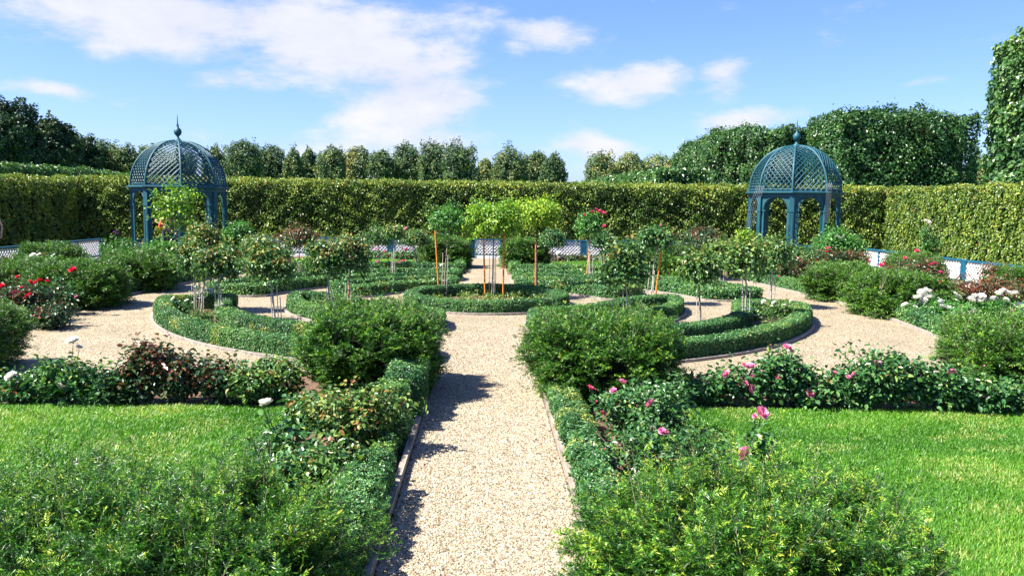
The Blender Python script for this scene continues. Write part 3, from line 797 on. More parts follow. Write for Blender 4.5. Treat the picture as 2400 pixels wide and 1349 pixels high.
# ------------------------------------------------------------------ ROSES
def bloom_mesh(mat, seed=1, closed=False):
    r = np.random.default_rng(seed); mb = MB()
    rings = [(6, 1.0, 0.80, 0.0), (6, 0.88, 0.50, .06), (6, 0.70, 0.22, .10), (5, 0.48, 0.0, .16), (4, 0.26, -.3, .22)]
    if closed: rings = [(5, .5, .25, .1), (4, .3, .12, .2)]
    for k, (n, rad, tilt, z) in enumerate(rings):
        for j in range(n):
            a = 2 * PI * (j + 0.5 * (k % 2)) / n + r.normal() * .12; wdt = rad * math.tan(PI / n) * 1.25 + .08
            V = []
            for u in (-1, 0, 1):
                for v in (0, .5, 1):
                    rr = rad * (0.15 + 0.85 * v ** 0.8) * (1 - 0.13 * u * u * v); ww = u * wdt * (0.35 + .75 * v - .25 * v * v)
                    zz = z + (1 - tilt) * v * .95 * rad + 0.22 * rad * v * v + 0.10 * u * u + (-0.18 * rad * tilt if v == 1 else 0) + r.normal() * .02
                    V.append((math.cos(a) * rr - math.sin(a) * ww, math.sin(a) * rr + math.cos(a) * ww, zz))
            mb.add(V, [[0, 3, 4, 1], [1, 4, 5, 2], [3, 6, 7, 4], [4, 7, 8, 5]], np.clip(np.array([(0, .5, 1)] * 3).ravel() * .5 + .5 * (rad) + r.normal() * .1, 0, 1), 0, True)
    # green hip under the petals
    mb.lathe([(0.0, -.22), (.13, -.16), (.15, -.02), (.06, .08)], n=7, mat=1)
    return mb.mesh('rose_blossom', [M[mat], M['rose']])


BL = {c: [bloom_mesh(m_, 40 + i) for i in range(2)] for c, m_ in (('w', 'pw'), ('p', 'pp'), ('r', 'pr'), ('m', 'pm'), ('v', 'pv'))}
BUD = {c: bloom_mesh(m_, 60, True) for c, m_ in (('w', 'pw'), ('p', 'pp'), ('r', 'pr'), ('m', 'pm'), ('v', 'pv'))}


def blossom(parent, wp, c, size, name='blossom'):
    o = mobj(name, BL[c][random.randrange(2)] if size > .022 else BUD[c], parent)
    b = Vector(parent.location); o.location = Vector(wp) - b; o.scale = (size * (1.3 if (c == 'w' and wp[0] > 6) else .96),) * 3
    o.rotation_euler = (0.55 + random.gauss(0, .3), random.gauss(0, .3), random.random() * 6.28)
    return o


def spray_leaves(mb, tips, dirs, nl, leaf, spread, r, tb, mat=0, hexa=True, red=0.0, hang=0.25, ztop=None):
    """around each shoot tip a spray of pointed leaves"""
    k = len(tips); P = np.repeat(tips, nl, 0) - np.repeat(dirs, nl, 0) * (r.random((k * nl, 1)) * spread * 1.6)
    off = r.normal(size=(k * nl, 3)) * spread * .55; P = P + off
    n = len(P)
    Nn = nrm(np.repeat(dirs, nl, 0) * .45 + off * 3 + np.array([0, 0, .75]) + r.normal(size=(n, 3)) * .5)
    T = nrm(off / max(spread, 1e-3) + r.normal(size=(n, 3)) * .6 + np.array([0, 0, -hang]))
    lf = leaf * (0.6 + .7 * r.random(n))
    tip_t = np.repeat(r.random(k), nl)
    t = np.clip(tb + 0.17 * r.normal(size=n) + .22 * (tip_t - .5), 0, .9)
    if red:
        zt = P[:, 2]; hi = zt > np.quantile(zt, 0.45)
        t = np.where(hi & (tip_t < red) & (r.random(n) < .75), 0.86 + .14 * r.random(n), t)
    add_leaves(mb, P, Nn, T, lf, lf * .66, t, mat, hexa, .2, .15)


def crown_points(c, rad, k, r, flat=1.0, shell=0.55):
    v = nrm(r.normal(size=(k, 3))); v[:, 2] = np.where(v[:, 2] < -0.75, -v[:, 2] * .5, v[:, 2]); v = nrm(v)
    rr = (shell + (1 - shell) * r.random(k)) * (1 + .26 * fnoise(v, 1.0, int(r.integers(999)), 2))
    return np.array(c) + v * rr[:, None] * np.array(rad), v


def standard(bx, by, x0, x1, yt, yb, label, mat='rosel', stake=None, canes=2, tb=.5, red=.3, leaf=.062, dens=1.0, flowers=(), lean=None, trunk='barkg', hoop=True, Yov=None, dx=0.0, cat='standard rose', name='standard_rose'):
    X, Y = G(bx, by)
    if Yov: Y = Yov; X = D(bx, by, Y)[0]
    cx, cz = D((x0 + x1) / 2, (yt + yb) / 2, Y); hw = (x1 - x0) / 2 * Y / F * 1.04; hh = (yb - yt) / 2 * Y / F * 1.15
    r = np.random.default_rng(int(bx * 7 + by))
    ob = thing(name, label, cat, (X, Y, 0), 'standard trees of the parterre')
    lx = cx - X
    # trunk
    mb = MB(); zt = cz - hh * .35
    P = [(0, 0, 0), (lx * .25 + .012 * r.normal(), .01 * r.normal(), zt * .35), (lx * .65 + .012 * r.normal(), .01 * r.normal(), zt * .7), (lx, 0, zt)]
    mb.tube(P, [.020, .017, .015, .014], 7)
    for i in range(9):
        a = r.random() * 6.28; q = hw * (.35 + .4 * r.random())
        mb.tube([(lx, 0, zt - .02), (lx + q * .4 * math.cos(a), q * .4 * math.sin(a), zt + hh * .35), (lx + q * math.cos(a), q * math.sin(a), zt + hh * (.3 + .9 * r.random()))], [.010, .007, .003], 5)
    mb.obj('trunk', M[trunk], ob)
    # crown
    k = int(290 * dens); mb = MB()
    tips, v = crown_points((lx, 0, cz), (hw, hw * .95, hh), k, r)
    nl = 11
    spray_leaves(mb, tips, v, nl, leaf, leaf * 1.2, r, tb - (.08 if mat == 'rosel' else 0), red=red * .8)
    # a few shoots that stand out of the outline
    e = int(26 * dens); tp, vv = crown_points((lx, 0, cz), (hw * 1.2, hw * 1.15, hh * 1.25), e, r, shell=.85)
    spray_leaves(mb, tp, vv, 7, leaf * .85, leaf * 1.1, r, min(tb + .12, .9), red=red)
    mb.obj('crown', [M[mat]], ob)
    # canes and stakes
    for i in range(canes):
        sx = (-.055, .05, .085)[i]; sy = (.02, -.03, .03)[i]; c = MB(); c.tube([(sx, sy, 0), (sx + lx * .3 + .01 * r.normal(), sy, zt * (.55 + .25 * r.random()))], .007, 6)
        c.obj('cane', M['bamboo'] if i < 2 else M['wire'], ob)
    if hoop:
        for hz in (0.16, ):
            c = MB(); a = np.linspace(0, 2 * PI, 17); c.tube(np.column_stack([.015 + .075 * np.cos(a), .075 * np.sin(a), np.full(17, hz + r.random() * .25)]), .004, 5, cap=False); c.obj('hoop', M['wire'], ob)
    for sk in (stake or []):
        (ax, ay, bx2, by2) = sk
        gx, gy = G(bx2, by2); gy = max(min(gy, Y + .3), Y - .3); gx = D(bx2, by2, gy)[0]
        tx, tz = D(ax, ay, gy); c = MB(); c.tube([(gx - X, gy - Y, 0), (tx - X, gy - Y, tz)], .018, 8); c.obj('stake', M['orange'], ob)
        c = MB(); zb = tz - .06; c.tube([(tx - X, gy - Y, zb), (lx, 0, zb)], .006, 5); c.obj('tie', M['wire'], ob)
    for (fx, fy, fc, fs) in flowers:
        wx, wz = D(fx, fy, Y - hw * .5); blossom(ob, (wx, Y - hw * .5, wz), fc, fs)
    return ob


SR = [
 # left side
 (456, 728, 408, 500, 545, 655, 'standard rose with reddish tips over three pale trunks, far left of the parterre', dict(red=.55, tb=.52, canes=3)),
 (472, 732, 440, 530, 530, 640, 'leftmost group, the standard rose standing just behind two others', dict(red=.7, tb=.5)),
 (512, 755, 455, 568, 575, 668, 'standard rose on a single grey trunk in front of the two leftmost ones', dict(red=.35, tb=.5)),
 (648, 778, 572, 694, 566, 668, 'standard rose with a leaning trunk and two hoops, second from the left in the front', dict(red=.5, tb=.52, canes=3)),
 (606, 664, 562, 640, 552, 618, 'small standard rose partly hidden behind the leaning one at the left', dict(red=.5)),
 (703, 645, 655, 745, 533, 588, 'rusty leaved standard rose at the back left with slim trunk before the fence', dict(mat='rosed', tb=.6, red=.6)),
 (776, 742, 716, 816, 562, 652, 'standard rose behind the left dark yew, its trunk between two canes', dict(red=.45, tb=.52)),
 (814, 733, 782, 866, 555, 648, 'standard rose behind the left dark yew beside a short orange stake', dict(red=.6, tb=.48, stake=[(818, 660, 816, 733)])),
 (890, 640, 852, 924, 532, 580, 'back left standard rose with a leaning grey trunk', dict(mat='rose', tb=.5, red=.2, trunk='bark')),
 (921, 656, 900, 950, 528, 562, 'thin tall standard rose with a brown crown between two fuller ones', dict(mat='rose', tb=.6, red=.5, dens=.5, flowers=[(952, 536, 'p', .05)])),
 (976, 634, 935, 1008, 538, 582, 'back standard rose just left of the first orange stake', dict(mat='rosel', tb=.5, red=.2, trunk='bark')),
 # right side
 (1296, 632, 1266, 1326, 540, 584, 'small dark crowned standard rose behind the golden trees, right of the yew', dict(mat='rose', tb=.45, red=.05)),
 (1384, 665, 1352, 1412, 502, 556, 'tall standard rose with red blossoms and an orange stake behind the ring', dict(mat='midg', tb=.45, red=0, stake=[(1383, 562, 1374, 664)], flowers=[(1368, 504, 'm', .055), (1388, 497, 'm', .055), (1397, 491, 'm', .05), (1404, 496, 'm', .055), (1417, 500, 'm', .05), (1416, 531, 'm', .06), (1411, 498, 'm', .05)])),
 (1408, 632, 1388, 1444, 545, 590, 'small standard rose right of the red flowered one, before the fence', dict(mat='rose', tb=.45, red=.1)),
 (1470, 764, 1408, 1520, 568, 684, 'dark green standard rose behind the right feathery yew', dict(tb=.42, red=.3)),
 (1522, 715, 1498, 1582, 532, 590, 'standard rose tied to a leaning orange stake on the right', dict(mat='rose', tb=.5, red=.15, stake=[(1551, 580, 1534, 712)], flowers=[(1550, 528, 'p', .04)])),
 (1640, 778, 1588, 1690, 590, 672, 'standard rose on a thin brown trunk in the front right crescent', dict(tb=.6, red=.15, trunk='bark', canes=1)),
 (1692, 682, 1652, 1716, 560, 622, 'standard rose on pale canes at the back right crescent', dict(tb=.6, red=.2, canes=3)),
 (1748, 768, 1698, 1794, 560, 650, 'standard rose with twin pale trunks, second from the right', dict(tb=.62, red=.2, mat='rosel')),
 (1806, 722, 1760, 1868, 556, 640, 'rightmost standard rose of the parterre, above the small white roses', dict(tb=.55, red=.2, mat='rosel', canes=3)),
 (1640, 655, 1588, 1700, 534, 584, 'reddish standard rose before the back fence, left of the right pavilion', dict(mat='rosed', tb=.45, red=.25)),
]
for bx, by, x0, x1, yt, yb, lab, kw in SR:
    standard(bx, by, x0, x1, yt, yb, lab, **kw)

# the three golden trees of the centre bed and their green neighbour
standard(1041, 698, 1008, 1094, 484, 552, 'green standard tree beside the first orange stake in the centre ring', mat='midg', tb=.5, red=0, leaf=.042, dens=1.5, trunk='bark', stake=[(1020, 540, 1029, 690)], hoop=True, canes=2, cat='standard tree', name='standard_tree', flowers=[(1017, 514, 'w', .035)])
standard(1152, 700, 1088, 1226, 474, 560, 'largest golden leaved standard tree between two orange stakes in the centre ring', mat='lime', tb=.44, red=0, leaf=.056, dens=2.5, trunk='bark', stake=[(1133, 545, 1137, 700), (1181, 545, 1179, 702)], canes=3, cat='standard tree', name='standard_tree', flowers=[(1141, 512, 'w', .04)])
standard(1258, 690, 1206, 1314, 470, 540, 'golden leaved standard tree on a single dark trunk, right in the centre ring', mat='lime', tb=.58, red=0, leaf=.056, dens=2.0, trunk='barkd', stake=[(1256, 560, 1255, 688)], canes=0, hoop=False, cat='standard tree', name='standard_tree')


def bush(label, cx, by, hwp, yt, mat='rose', fl=(), tb=.45, red=.1, leaf=.058, dens=1.0, Yov=None, depth=.8, name='rose_bush', cat='rose bush', group='rose bushes', hexa=True, gaps=0.0):
    X, Y = G(cx, by)
    if Yov: Y = Yov; X = D(cx, by, Y)[0]
    hw = hwp * Y / F * 1.22; h = max(D(cx, yt, Y)[1], .15)
    r = np.random.default_rng(int(cx * 13 + by)); ob = thing(name, label, cat, (X, Y, 0), group)
    st = MB(); k = int(115 * dens * max(hw / .3, .35) * max(h / .6, .4)); k = max(k, 14)
    tips = []; dirs = []
    ns = max(5, int(10 * hw / .3))
    for i in range(ns):
        a = r.random() * 6.28; q = (.25 + .75 * r.random() ** .7); ex = hw * q * math.cos(a); ey = hw * depth * q * math.sin(a); ez = h * (1.0 - .30 * q * q) * (0.78 + .27 * r.random())
        b0 = np.array([ex * .22, ey * .22, 0]); e = np.array([ex, ey, ez]); mid = b0 * .45 + e * .55 + np.array([0, 0, h * .08])
        st.tube([b0, mid, e], [.007, .005, .0025], 5)
        m = max(int(k / ns), 3)
        for j in range(m):
            s = .28 + .72 * (j + r.random()) / m; p = b0 * (1 - s) ** 2 + 2 * mid * s * (1 - s) + e * s * s
            p = p + r.normal(size=3) * np.array([hw * .17, hw * .17, h * .07]); tips.append(p); dirs.append(nrm(np.array([ex, ey, h * .6]) + r.normal(size=3) * .2))
    st.obj('stems', M['barkd'] if r.random() < .5 else M['bark'], ob)
    tips = np.array(tips); tips[:, 2] = np.maximum(tips[:, 2], .06); mb = MB()
    spray_leaves(mb, tips, np.array(dirs), 12, leaf, leaf * 1.3, r, tb, hexa=hexa, red=red)
    mb.obj('leaves', [M[mat]], ob)
    for f in fl:
        fx, fy, fc, fs = f; yy = Y - hw * depth * .55; wx, wz = D(fx, fy, yy); blossom(ob, (wx, yy, wz), fc, fs)
        if wz > h * .8:
            s2 = MB(); s2.tube([(0 + (wx - X) * .5, 0, h * .45), ((wx - X), yy - Y, wz - .02)], [.005, .003], 5); q = np.array([[(wx - X) * (.5 + .5 * g_), (yy - Y) * g_, h * .45 + (wz - .05 - h * .45) * g_] for g_ in (.35, .6, .8)]); spray_leaves(s2, q, np.tile([0, 0, 1.0], (3, 1)), 5, leaf, leaf * .9, r, tb, red=red)
            s2.obj('flower_stalk', M['rose'], ob)
    return ob


# row of cream roses on the left, between lawn and gravel
RL = [(45, 942, 55, 868, 'rose', [(28, 884, 'w', .062)], 'cream rose at the left edge of the row with one open bloom', dict(tb=.45)),
      (140, 945, 60, 830, 'rose', [(171, 802, 'w', .068), (141, 906, 'w', .072), (185, 815, 'w', .035)], 'cream rose in the left row with two full blooms, one high one low', dict(tb=.5)),
      (232, 945, 55, 838, 'rose', [], 'dark leaved rose in the left row right of the cream blooms', dict(tb=.42)),
      (300, 947, 45, 845, 'rosed', [], 'flowerless dark rose in the left row before the tall shoots', dict(tb=.4, red=.2)),
      (345, 947, 42, 778, 'rosed', [], 'tall rose in the left row whose red brown shoots reach over the gravel', dict(tb=.48, red=.6)),
      (430, 945, 48, 812, 'rosed', [], 'rose with rusty upper leaves in the middle of the left row', dict(tb=.5, red=.5)),
      (498, 945, 45, 822, 'rosed', [], 'rose with bronze tips right of the middle of the left row', dict(tb=.5, red=.4)),
      (590, 943, 60, 825, 'rosel', [], 'light green rose in the left row', dict(tb=.55, red=.12)),
      (672, 940, 55, 822, 'rosel', [(678, 872, 'w', .035)], 'last rose of the left row, against the dark yew', dict(tb=.5, red=.15))]
for cx, by, hw_, yt, mt, fl, lab, kw in RL:
    bush(lab, cx, by, hw_ * 1.12, yt + 8, mt, fl, dens=1.4, **kw)
RR = [(1660, 945, 52, 862, [], 'rose against the feathery yew at the start of the right row'),
      (1745, 950, 58, 852, [(1745, 858, 'p', .042), (1762, 859, 'p', .038), (1702, 877, 'p', .046), (1764, 883, 'p', .034), (1748, 901, 'p', .042), (1760, 911, 'p', .050)], 'rose in the right row with the most pink blooms'),
      (1835, 950, 60, 808, [(1844, 816, 'p', .052), (1852, 822, 'p', .03), (1829, 886, 'p', .050)], 'tall rose in the right row with a pink bloom on top over the gravel'),
      (1905, 955, 48, 872, [(1898, 923, 'p', .055), (1785, 870, 'p', .022)], 'low rose in the right row with one large pink bloom near the grass'),
      (1990, 958, 55, 860, [(1955, 873, 'p', .026), (2003, 876, 'p', .030), (1988, 884, 'p', .028)], 'rose in the right row left of the tall green shoots'),
      (2035, 960, 55, 812, [(2057, 852, 'p', .038), (2045, 884, 'p', .024)], 'tall rose in the middle of the right row with green shoots'),
      (2100, 960, 50, 820, [], 'flowerless upright rose right of the middle of the right row'),
      (2175, 962, 55, 835, [(2160, 881, 'p', .022)], 'rose in the right row with tiny pink buds'),
      (2235, 964, 50, 855, [(2232, 875, 'p', .048)], 'rose in the right row with one pale pink bloom on top'),
      (2310, 966, 60, 880, [(2304, 931, 'p', .034), (2318, 929, 'p', .02), (2308, 858, 'p', .02), (2356, 912, 'p', .02)], 'rose in the right row in front of the edge yew'),
      (2390, 966, 50, 890, [], 'last visible rose of the right row at the right edge')]
for cx, by, hw_, yt, fl, lab in RR:
    bush(lab, cx, by, hw_ * 1.12, yt, 'rose', fl, dens=1.3, tb=.50, red=.03, leaf=.055)

# roses beside the near path
bush('large rose with bronze tips beside the left box hedge of the near path', 825, 1062, 108, 886, 'rosel', [(770, 1010, 'r', .014)], dens=1.9, tb=.56, red=.3, leaf=.050)
bush('cream flowered rose at the left of the bronze tipped one, leaning over the lawn', 668, 1095, 62, 985, 'rose', [(625, 948, 'w', .055), (615, 942, 'w', .03)], dens=1.0, tb=.45, red=.1)
bush('leafy rose between lawn and path hedge, left of the bronze tipped one', 735, 1000, 55, 915, 'rose', [], dens=1.3, tb=.5, red=.1)
bush('spreading green rose at the lawn edge behind the bottom left yew', 690, 1160, 80, 1060, 'rose', [], dens=1.5, tb=.5, red=.1)
bush('low green rose between the path hedge and the bottom left yew', 800, 1170, 85, 1050, 'rosel', [], dens=1.5, tb=.5, red=.15)
bush('pink flowered glossy rose beside the right box hedge of the near path', 1450, 1010, 90, 896, 'rose', [(1382, 909, 'm', .032), (1438, 917, 'p', .036), (1458, 897, 'p', .042), (1395, 913, 'm', .02), (1397, 941, 'm', .02), (1444, 950, 'm', .022), (1415, 966, 'm', .024), (1492, 961, 'm', .044), (1503, 925, 'm', .02)], dens=1.6, tb=.5, red=.02, leaf=.043)
bush('dense glossy rose behind the pink flowered one, close to the lawn corner', 1560, 1030, 85, 880, 'rose', [(1527, 948, 'p', .050)], dens=1.6, tb=.48, red=.02, leaf=.043)
bush('rose behind the bottom right yew, with coral buds', 1500, 1120, 100, 985, 'rose', [(1552, 1012, 'p', .034), (1560, 1014, 'p', .028), (1416, 1053, 'm', .020), (1541, 1101, 'm', .024), (1540, 1120, 'p', .022)], dens=1.5, tb=.48, red=.02, leaf=.043)
bush('spreading rose reaching onto the lawn behind the bottom right yew', 1640, 1110, 62, 1000, 'rose', [(1748, 1064, 'p', .060), (1742, 1076, 'p', .03)], dens=1.0, tb=.5, red=.02, leaf=.043)
ob = bush('single tall rose stem with a pink bloom standing over the lawn', 1766, 1095, 24, 985, 'rose', [(1783, 969, 'p', .060), (1770, 975, 'p', .024)], dens=.35, tb=.5, red=.02, leaf=.06)

# left border: red, white and dark leaved roses
bush('red rose bush nearest the yew at the left edge', 60, 742, 62, 655, 'rosed', [(70, 663, 'r', .055), (111, 660, 'r', .045), (85, 663, 'r', .045), (92, 658, 'r', .05), (37, 686, 'm', .05), (27, 690, 'm', .055), (51, 674, 'r', .03), (70, 694, 'r', .075), (5, 672, 'r', .06), (42, 650, 'r', .04)], dens=1.5, tb=.42, red=.25, Yov=14.3, leaf=.055)
bush('slim rose stem with one red bloom before the left border yew', 150, 730, 36, 650, 'rose', [(171, 634, 'r', .07), (155, 694, 'p', .03), (178, 695, 'p', .03)], dens=.8, tb=.42, red=0, Yov=15.2, leaf=.055)
bush('low dark rose right above the left edge yew', 120, 752, 50, 705, 'rosed', [], dens=1.2, tb=.4, red=.1, Yov=13.6)
bush('dark red leaved rose at the left edge above the red blooms', 25, 660, 48, 600, 'rosed', [], dens=1.5, tb=.6, red=.5, Yov=18.0, leaf=.055)
bush('white rose bush between the left lattice fence and the yews', 88, 645, 52, 590, 'rose', [(78, 600, 'w', .08), (70, 612, 'w', .06), (63, 626, 'w', .09), (36, 628, 'w', .06), (113, 619, 'w', .05), (92, 598, 'w', .06)], dens=1.5, tb=.5, red=.05, Yov=20.0, leaf=.06)
bush('rose with purple blooms left of the left pavilion', 275, 600, 28, 552, 'midg', [(270, 545, 'v', .07), (277, 548, 'v', .05)], dens=1.6, tb=.35, red=.1, Yov=26.4, leaf=.07)
bush('rose bush right of the purple flowered one, below the left pavilion', 310, 605, 28, 565, 'rose', [(334, 569, 'p', .03)], dens=1.4, tb=.45, red=.1, Yov=25.6, leaf=.07)
bush('green rose bush below the left pavilion, nearest its front post', 380, 615, 36, 560, 'midg', [(412, 623, 'w', .04)], dens=1.5, tb=.55, Yov=25.0, red=0, leaf=.07)
bush('green climbing rose on the right posts of the left pavilion', 552, 600, 34, 520, 'midg', [(541, 524, 'w', .04)], dens=2.0, tb=.4, Yov=28.2, red=.05, leaf=.08)
bush('rose bush with white blooms on the left inside the parterre corner', 420, 660, 30, 600, 'midg', [(411, 624, 'w', .05)], dens=1.4, tb=.5, red=.05, Yov=22.5, leaf=.06)

# right border
bush('white rose bush with a large cluster of blooms, first on the right border', 2172, 788, 52, 700, 'rose', [(2160, 690, 'w', .075), (2172, 684, 'w', .07), (2150, 700, 'w', .07), (2178, 700, 'w', .075), (2165, 706, 'w', .06), (2122, 716, 'w', .05), (2143, 722, 'w', .045), (2135, 727, 'w', .035)], dens=1.7, tb=.5, red=0, Yov=15.3, leaf=.055)
bush('white rose bush in the middle of the right border', 2230, 800, 60, 700, 'midg', [(2205, 708, 'w', .04), (2222, 724, 'w', .05), (2208, 720, 'w', .04), (2238, 690, 'w', .04), (2246, 697, 'w', .04), (2240, 738, 'w', .03), (2196, 743, 'w', .03)], dens=1.7, tb=.42, red=0, Yov=14.7, leaf=.055)
bush('white rose bush behind the edge yew with the fullest white clusters', 2295, 815, 58, 700, 'midg', [(2285, 700, 'w', .07), (2300, 698, 'w', .06), (2275, 706, 'w', .065), (2296, 708, 'w', .06), (2307, 706, 'w', .05), (2330, 704, 'w', .055), (2357, 706, 'w', .05), (2284, 733, 'w', .075), (2272, 740, 'w', .05), (2288, 757, 'w', .058), (2329, 760, 'w', .032)], dens=1.7, tb=.42, red=0, Yov=13.9, leaf=.055)
bush('white rose bush cut by the right edge of the view', 2370, 820, 55, 700, 'midg', [(2350, 686, 'w', .06), (2362, 690, 'w', .055), (2376, 690, 'w', .06), (2340, 690, 'w', .05), (2390, 720, 'w', .06), (2380, 726, 'w', .05), (2395, 732, 'w', .05)], dens=1.7, tb=.42, red=0, Yov=13.3, leaf=.055)
bush('dark red leaved rose in the right border behind the white ones', 2250, 712, 58, 640, 'rosed', [(2205, 660, 'm', .04), (2204, 640, 'm', .05)], dens=1.6, tb=.62, red=.55, Yov=16.2, leaf=.055)
bush('second dark red leaved rose in the right border, nearer the right edge', 2330, 715, 55, 640, 'rosed', [], dens=1.6, tb=.62, red=.55, Yov=16.4, leaf=.055)
bush('dark red leaved rose at the foot of the right lattice fence', 2350, 660, 45, 612, 'rosed', [], dens=1.4, tb=.62, red=.5, Yov=19.3, leaf=.06)
bush('red flowered rose bush between the two right border yews', 2075, 668, 40, 615, 'rosed', [(2066, 622, 'm', .06), (2086, 628, 'm', .05), (2099, 636, 'm', .055), (2073, 617, 'r', .03), (2036, 613, 'm', .055)], dens=1.5, tb=.55, red=.3, Yov=19.5, leaf=.06)
bush('red flowered rose bush with a large double bloom near the lattice fence', 2150, 650, 45, 595, 'rosed', [(2180, 622, 'm', .075), (2190, 618, 'm', .06), (2120, 605, 'm', .05), (2150, 590, 'm', .05), (2152, 622, 'r', .04), (2148, 588, 'm', .05)], dens=1.5, tb=.55, red=.3, Yov=20.6, leaf=.06)
bush('climbing rose with white blooms on the right corner of the right pavilion', 1968, 620, 50, 532, 'midg', [(1965, 560, 'w', .09), (1978, 556, 'w', .06), (1960, 556, 'w', .06)], dens=2.2, tb=.42, red=.03, Yov=26.6, leaf=.075)
bush('red flowered rose at the foot of the right pavilion', 1942, 622, 30, 575, 'rosed', [(1938, 583, 'm', .055), (1946, 589, 'm', .055), (1935, 590, 'r', .05), (1944, 581, 'm', .04)], dens=1.4, tb=.45, red=.3, Yov=25.2, leaf=.07)
bush('leafy rose hiding the foot of the front posts of the right pavilion', 1885, 628, 50, 574, 'rose', [], dens=1.6, tb=.5, red=.15, Yov=25.8, leaf=.075)
bush('dark leaved rose by the corner post of the right lattice fence', 2005, 620, 26, 580, 'rosed', [], dens=1.4, tb=.62, red=.5, Yov=25.4, leaf=.07)
bush('rose with coral blooms left of the right border yews', 1860, 662, 34, 600, 'rosed', [(1875, 612, 'm', .05), (1884, 650, 'm', .04), (1826, 648, 'm', .03), (1868, 625, 'r', .04)], dens=1.8, tb=.5, red=.3, Yov=21.8, leaf=.06)
bush('green rose left of the coral flowered one, behind the rightmost standard', 1800, 655, 34, 600, 'rose', [], dens=1.6, tb=.5, red=.1, Yov=22.6, leaf=.06)
bush('tall white rose standing alone before the right side hedge', 2172, 600, 20, 512, 'midg', [(2174, 522, 'w', .08), (2170, 518, 'w', .05), (2180, 532, 'w', .05)], dens=.35, tb=.3, red=0, Yov=28.0, leaf=.07)
bush('yellow green shrub at the left foot of the right pavilion', 1750, 600, 26, 534, 'lime', [], dens=2.2, tb=.55, red=0, Yov=27.4, leaf=.075, name='golden_shrub', cat='shrub', group=None)

# small roses inside the front crescents
bush('small white rose inside the left crescent, near its left end', 425, 745, 32, 700, 'rose', [(407, 701, 'w', .05), (438, 705, 'w', .04), (413, 708, 'w', .03)], dens=1.2, tb=.5, red=.05, leaf=.045)
bush('white rose with four blooms between the trunks in the left crescent', 492, 722, 26, 678, 'rose', [(480, 681, 'w', .05), (491, 682, 'w', .06), (494, 691, 'w', .05), (489, 697, 'w', .055)], dens=1.2, tb=.5, red=.05, leaf=.045)
bush('low green rose at the foot of the single trunk in the left crescent', 478, 760, 34, 730, 'rose', [], dens=1.3, tb=.52, red=.05, leaf=.045)
bush('low rose seedling at the right end of the left crescent', 570, 778, 24, 750, 'rose', [(556, 755, 'w', .02)], dens=1.2, tb=.55, red=0, leaf=.04)
bush('white rose bush behind the left dark yew, mostly hidden', 715, 800, 20, 768, 'midg', [(722, 770, 'w', .05), (716, 776, 'w', .045), (726, 766, 'w', .04)], dens=1.2, tb=.6, red=0, leaf=.045)
bush('small white rose in the right crescent under the rightmost standard', 1822, 745, 34, 700, 'rosel', [(1790, 707, 'w', .045), (1815, 710, 'w', .05), (1836, 716, 'w', .045), (1839, 731, 'w', .05), (1855, 706, 'w', .045), (1808, 718, 'w', .035), (1822, 717, 'w', .04)], dens=1.4, tb=.55, red=.05, leaf=.045)
bush('low white rose in the right crescent left of the first one', 1780, 752, 26, 722, 'rose', [(1785, 746, 'w', .04), (1770, 740, 'w', .03)], dens=1.2, tb=.52, red=.05, leaf=.045)
bush('single white rose behind the front box of the right crescent', 1665, 785, 22, 762, 'rosel', [(1662, 773, 'w', .05)], dens=1.0, tb=.55, red=.05, leaf=.045)
bush('white rose in the back left crescent', 560, 672, 24, 652, 'midg', [(556, 660, 'w', .05), (564, 657, 'w', .05), (550, 662, 'w', .035), (578, 663, 'w', .035)], dens=1.1, tb=.5, red=0, leaf=.06)
bush('white rose in the back right crescent under pale canes', 1615, 668, 22, 645, 'rosel', [(1612, 656, 'w', .05), (1576, 654, 'w', .03)], dens=1.1, tb=.5, red=.1, leaf=.06)

# back border roses in front of the lattice fence
BB = [(870, 612, 30, 582, 'p', 'back border rose with pink blooms, leftmost of the back row left of the path', [(882, 583, 'p', .06)]),
      (905, 614, 30, 584, 'p', 'back border rose with a cluster of pink blooms before the lattice', [(902, 591, 'p', .07), (908, 600, 'p', .07), (897, 600, 'p', .06), (912, 597, 'm', .05)]),
      (950, 614, 30, 580, 'p', 'back border rose with pink blooms beside the blue post', [(944, 583, 'p', .07), (953, 586, 'm', .07), (943, 600, 'p', .06), (952, 590, 'p', .05)]),
      (985, 616, 26, 592, 'p', 'flowerless back border rose next to the squared yew', []),
      (1295, 616, 28, 592, 'w', 'back border rose with white blooms right of the squared yew', [(1310, 594, 'w', .09), (1309, 604, 'w', .09), (1288, 590, 'w', .05)]),
      (1345, 618, 30, 590, 'w', 'back border rose with white blooms in the middle right', [(1348, 595, 'w', .07), (1330, 598, 'w', .06), (1338, 606, 'w', .05)]),
      (1385, 620, 30, 594, 'w', 'bronze back border rose with white blooms right of the blue post', [(1371, 603, 'w', .07), (1379, 610, 'w', .08), (1392, 606, 'w', .05)]),
      (1440, 622, 30, 596, 'w', 'bronze back border rose farther right, before the lattice', []),
      (800, 612, 30, 585, 'p', 'back border rose hidden behind the left standards', [])]
for cx, by, hw_, yt, c, lab, fl in BB:
    bush(lab, cx, by, hw_ * .9, yt + 10, 'rosed' if c == 'w' else 'rose', fl, dens=1.5, tb=.55, red=.15, Yov=31.0, leaf=.075)
ob = bush('pink rose sprawling on the far lawn left of the path', 940, 625, 18, 612, 'rose', [(942, 613, 'p', .07), (935, 616, 'p', .06), (948, 611, 'm', .05), (884, 614, 'p', .06)], dens=.8, tb=.5, Yov=27.6, leaf=.06)
bush('white rose seedling before the squared yew left of the far path', 1020, 648, 20, 628, 'rose', [(1014, 632, 'w', .06), (1020, 630, 'w', .05), (1036, 622, 'w', .06), (1008, 633, 'w', .04)], dens=.9, tb=.5, Yov=23.9, leaf=.06)

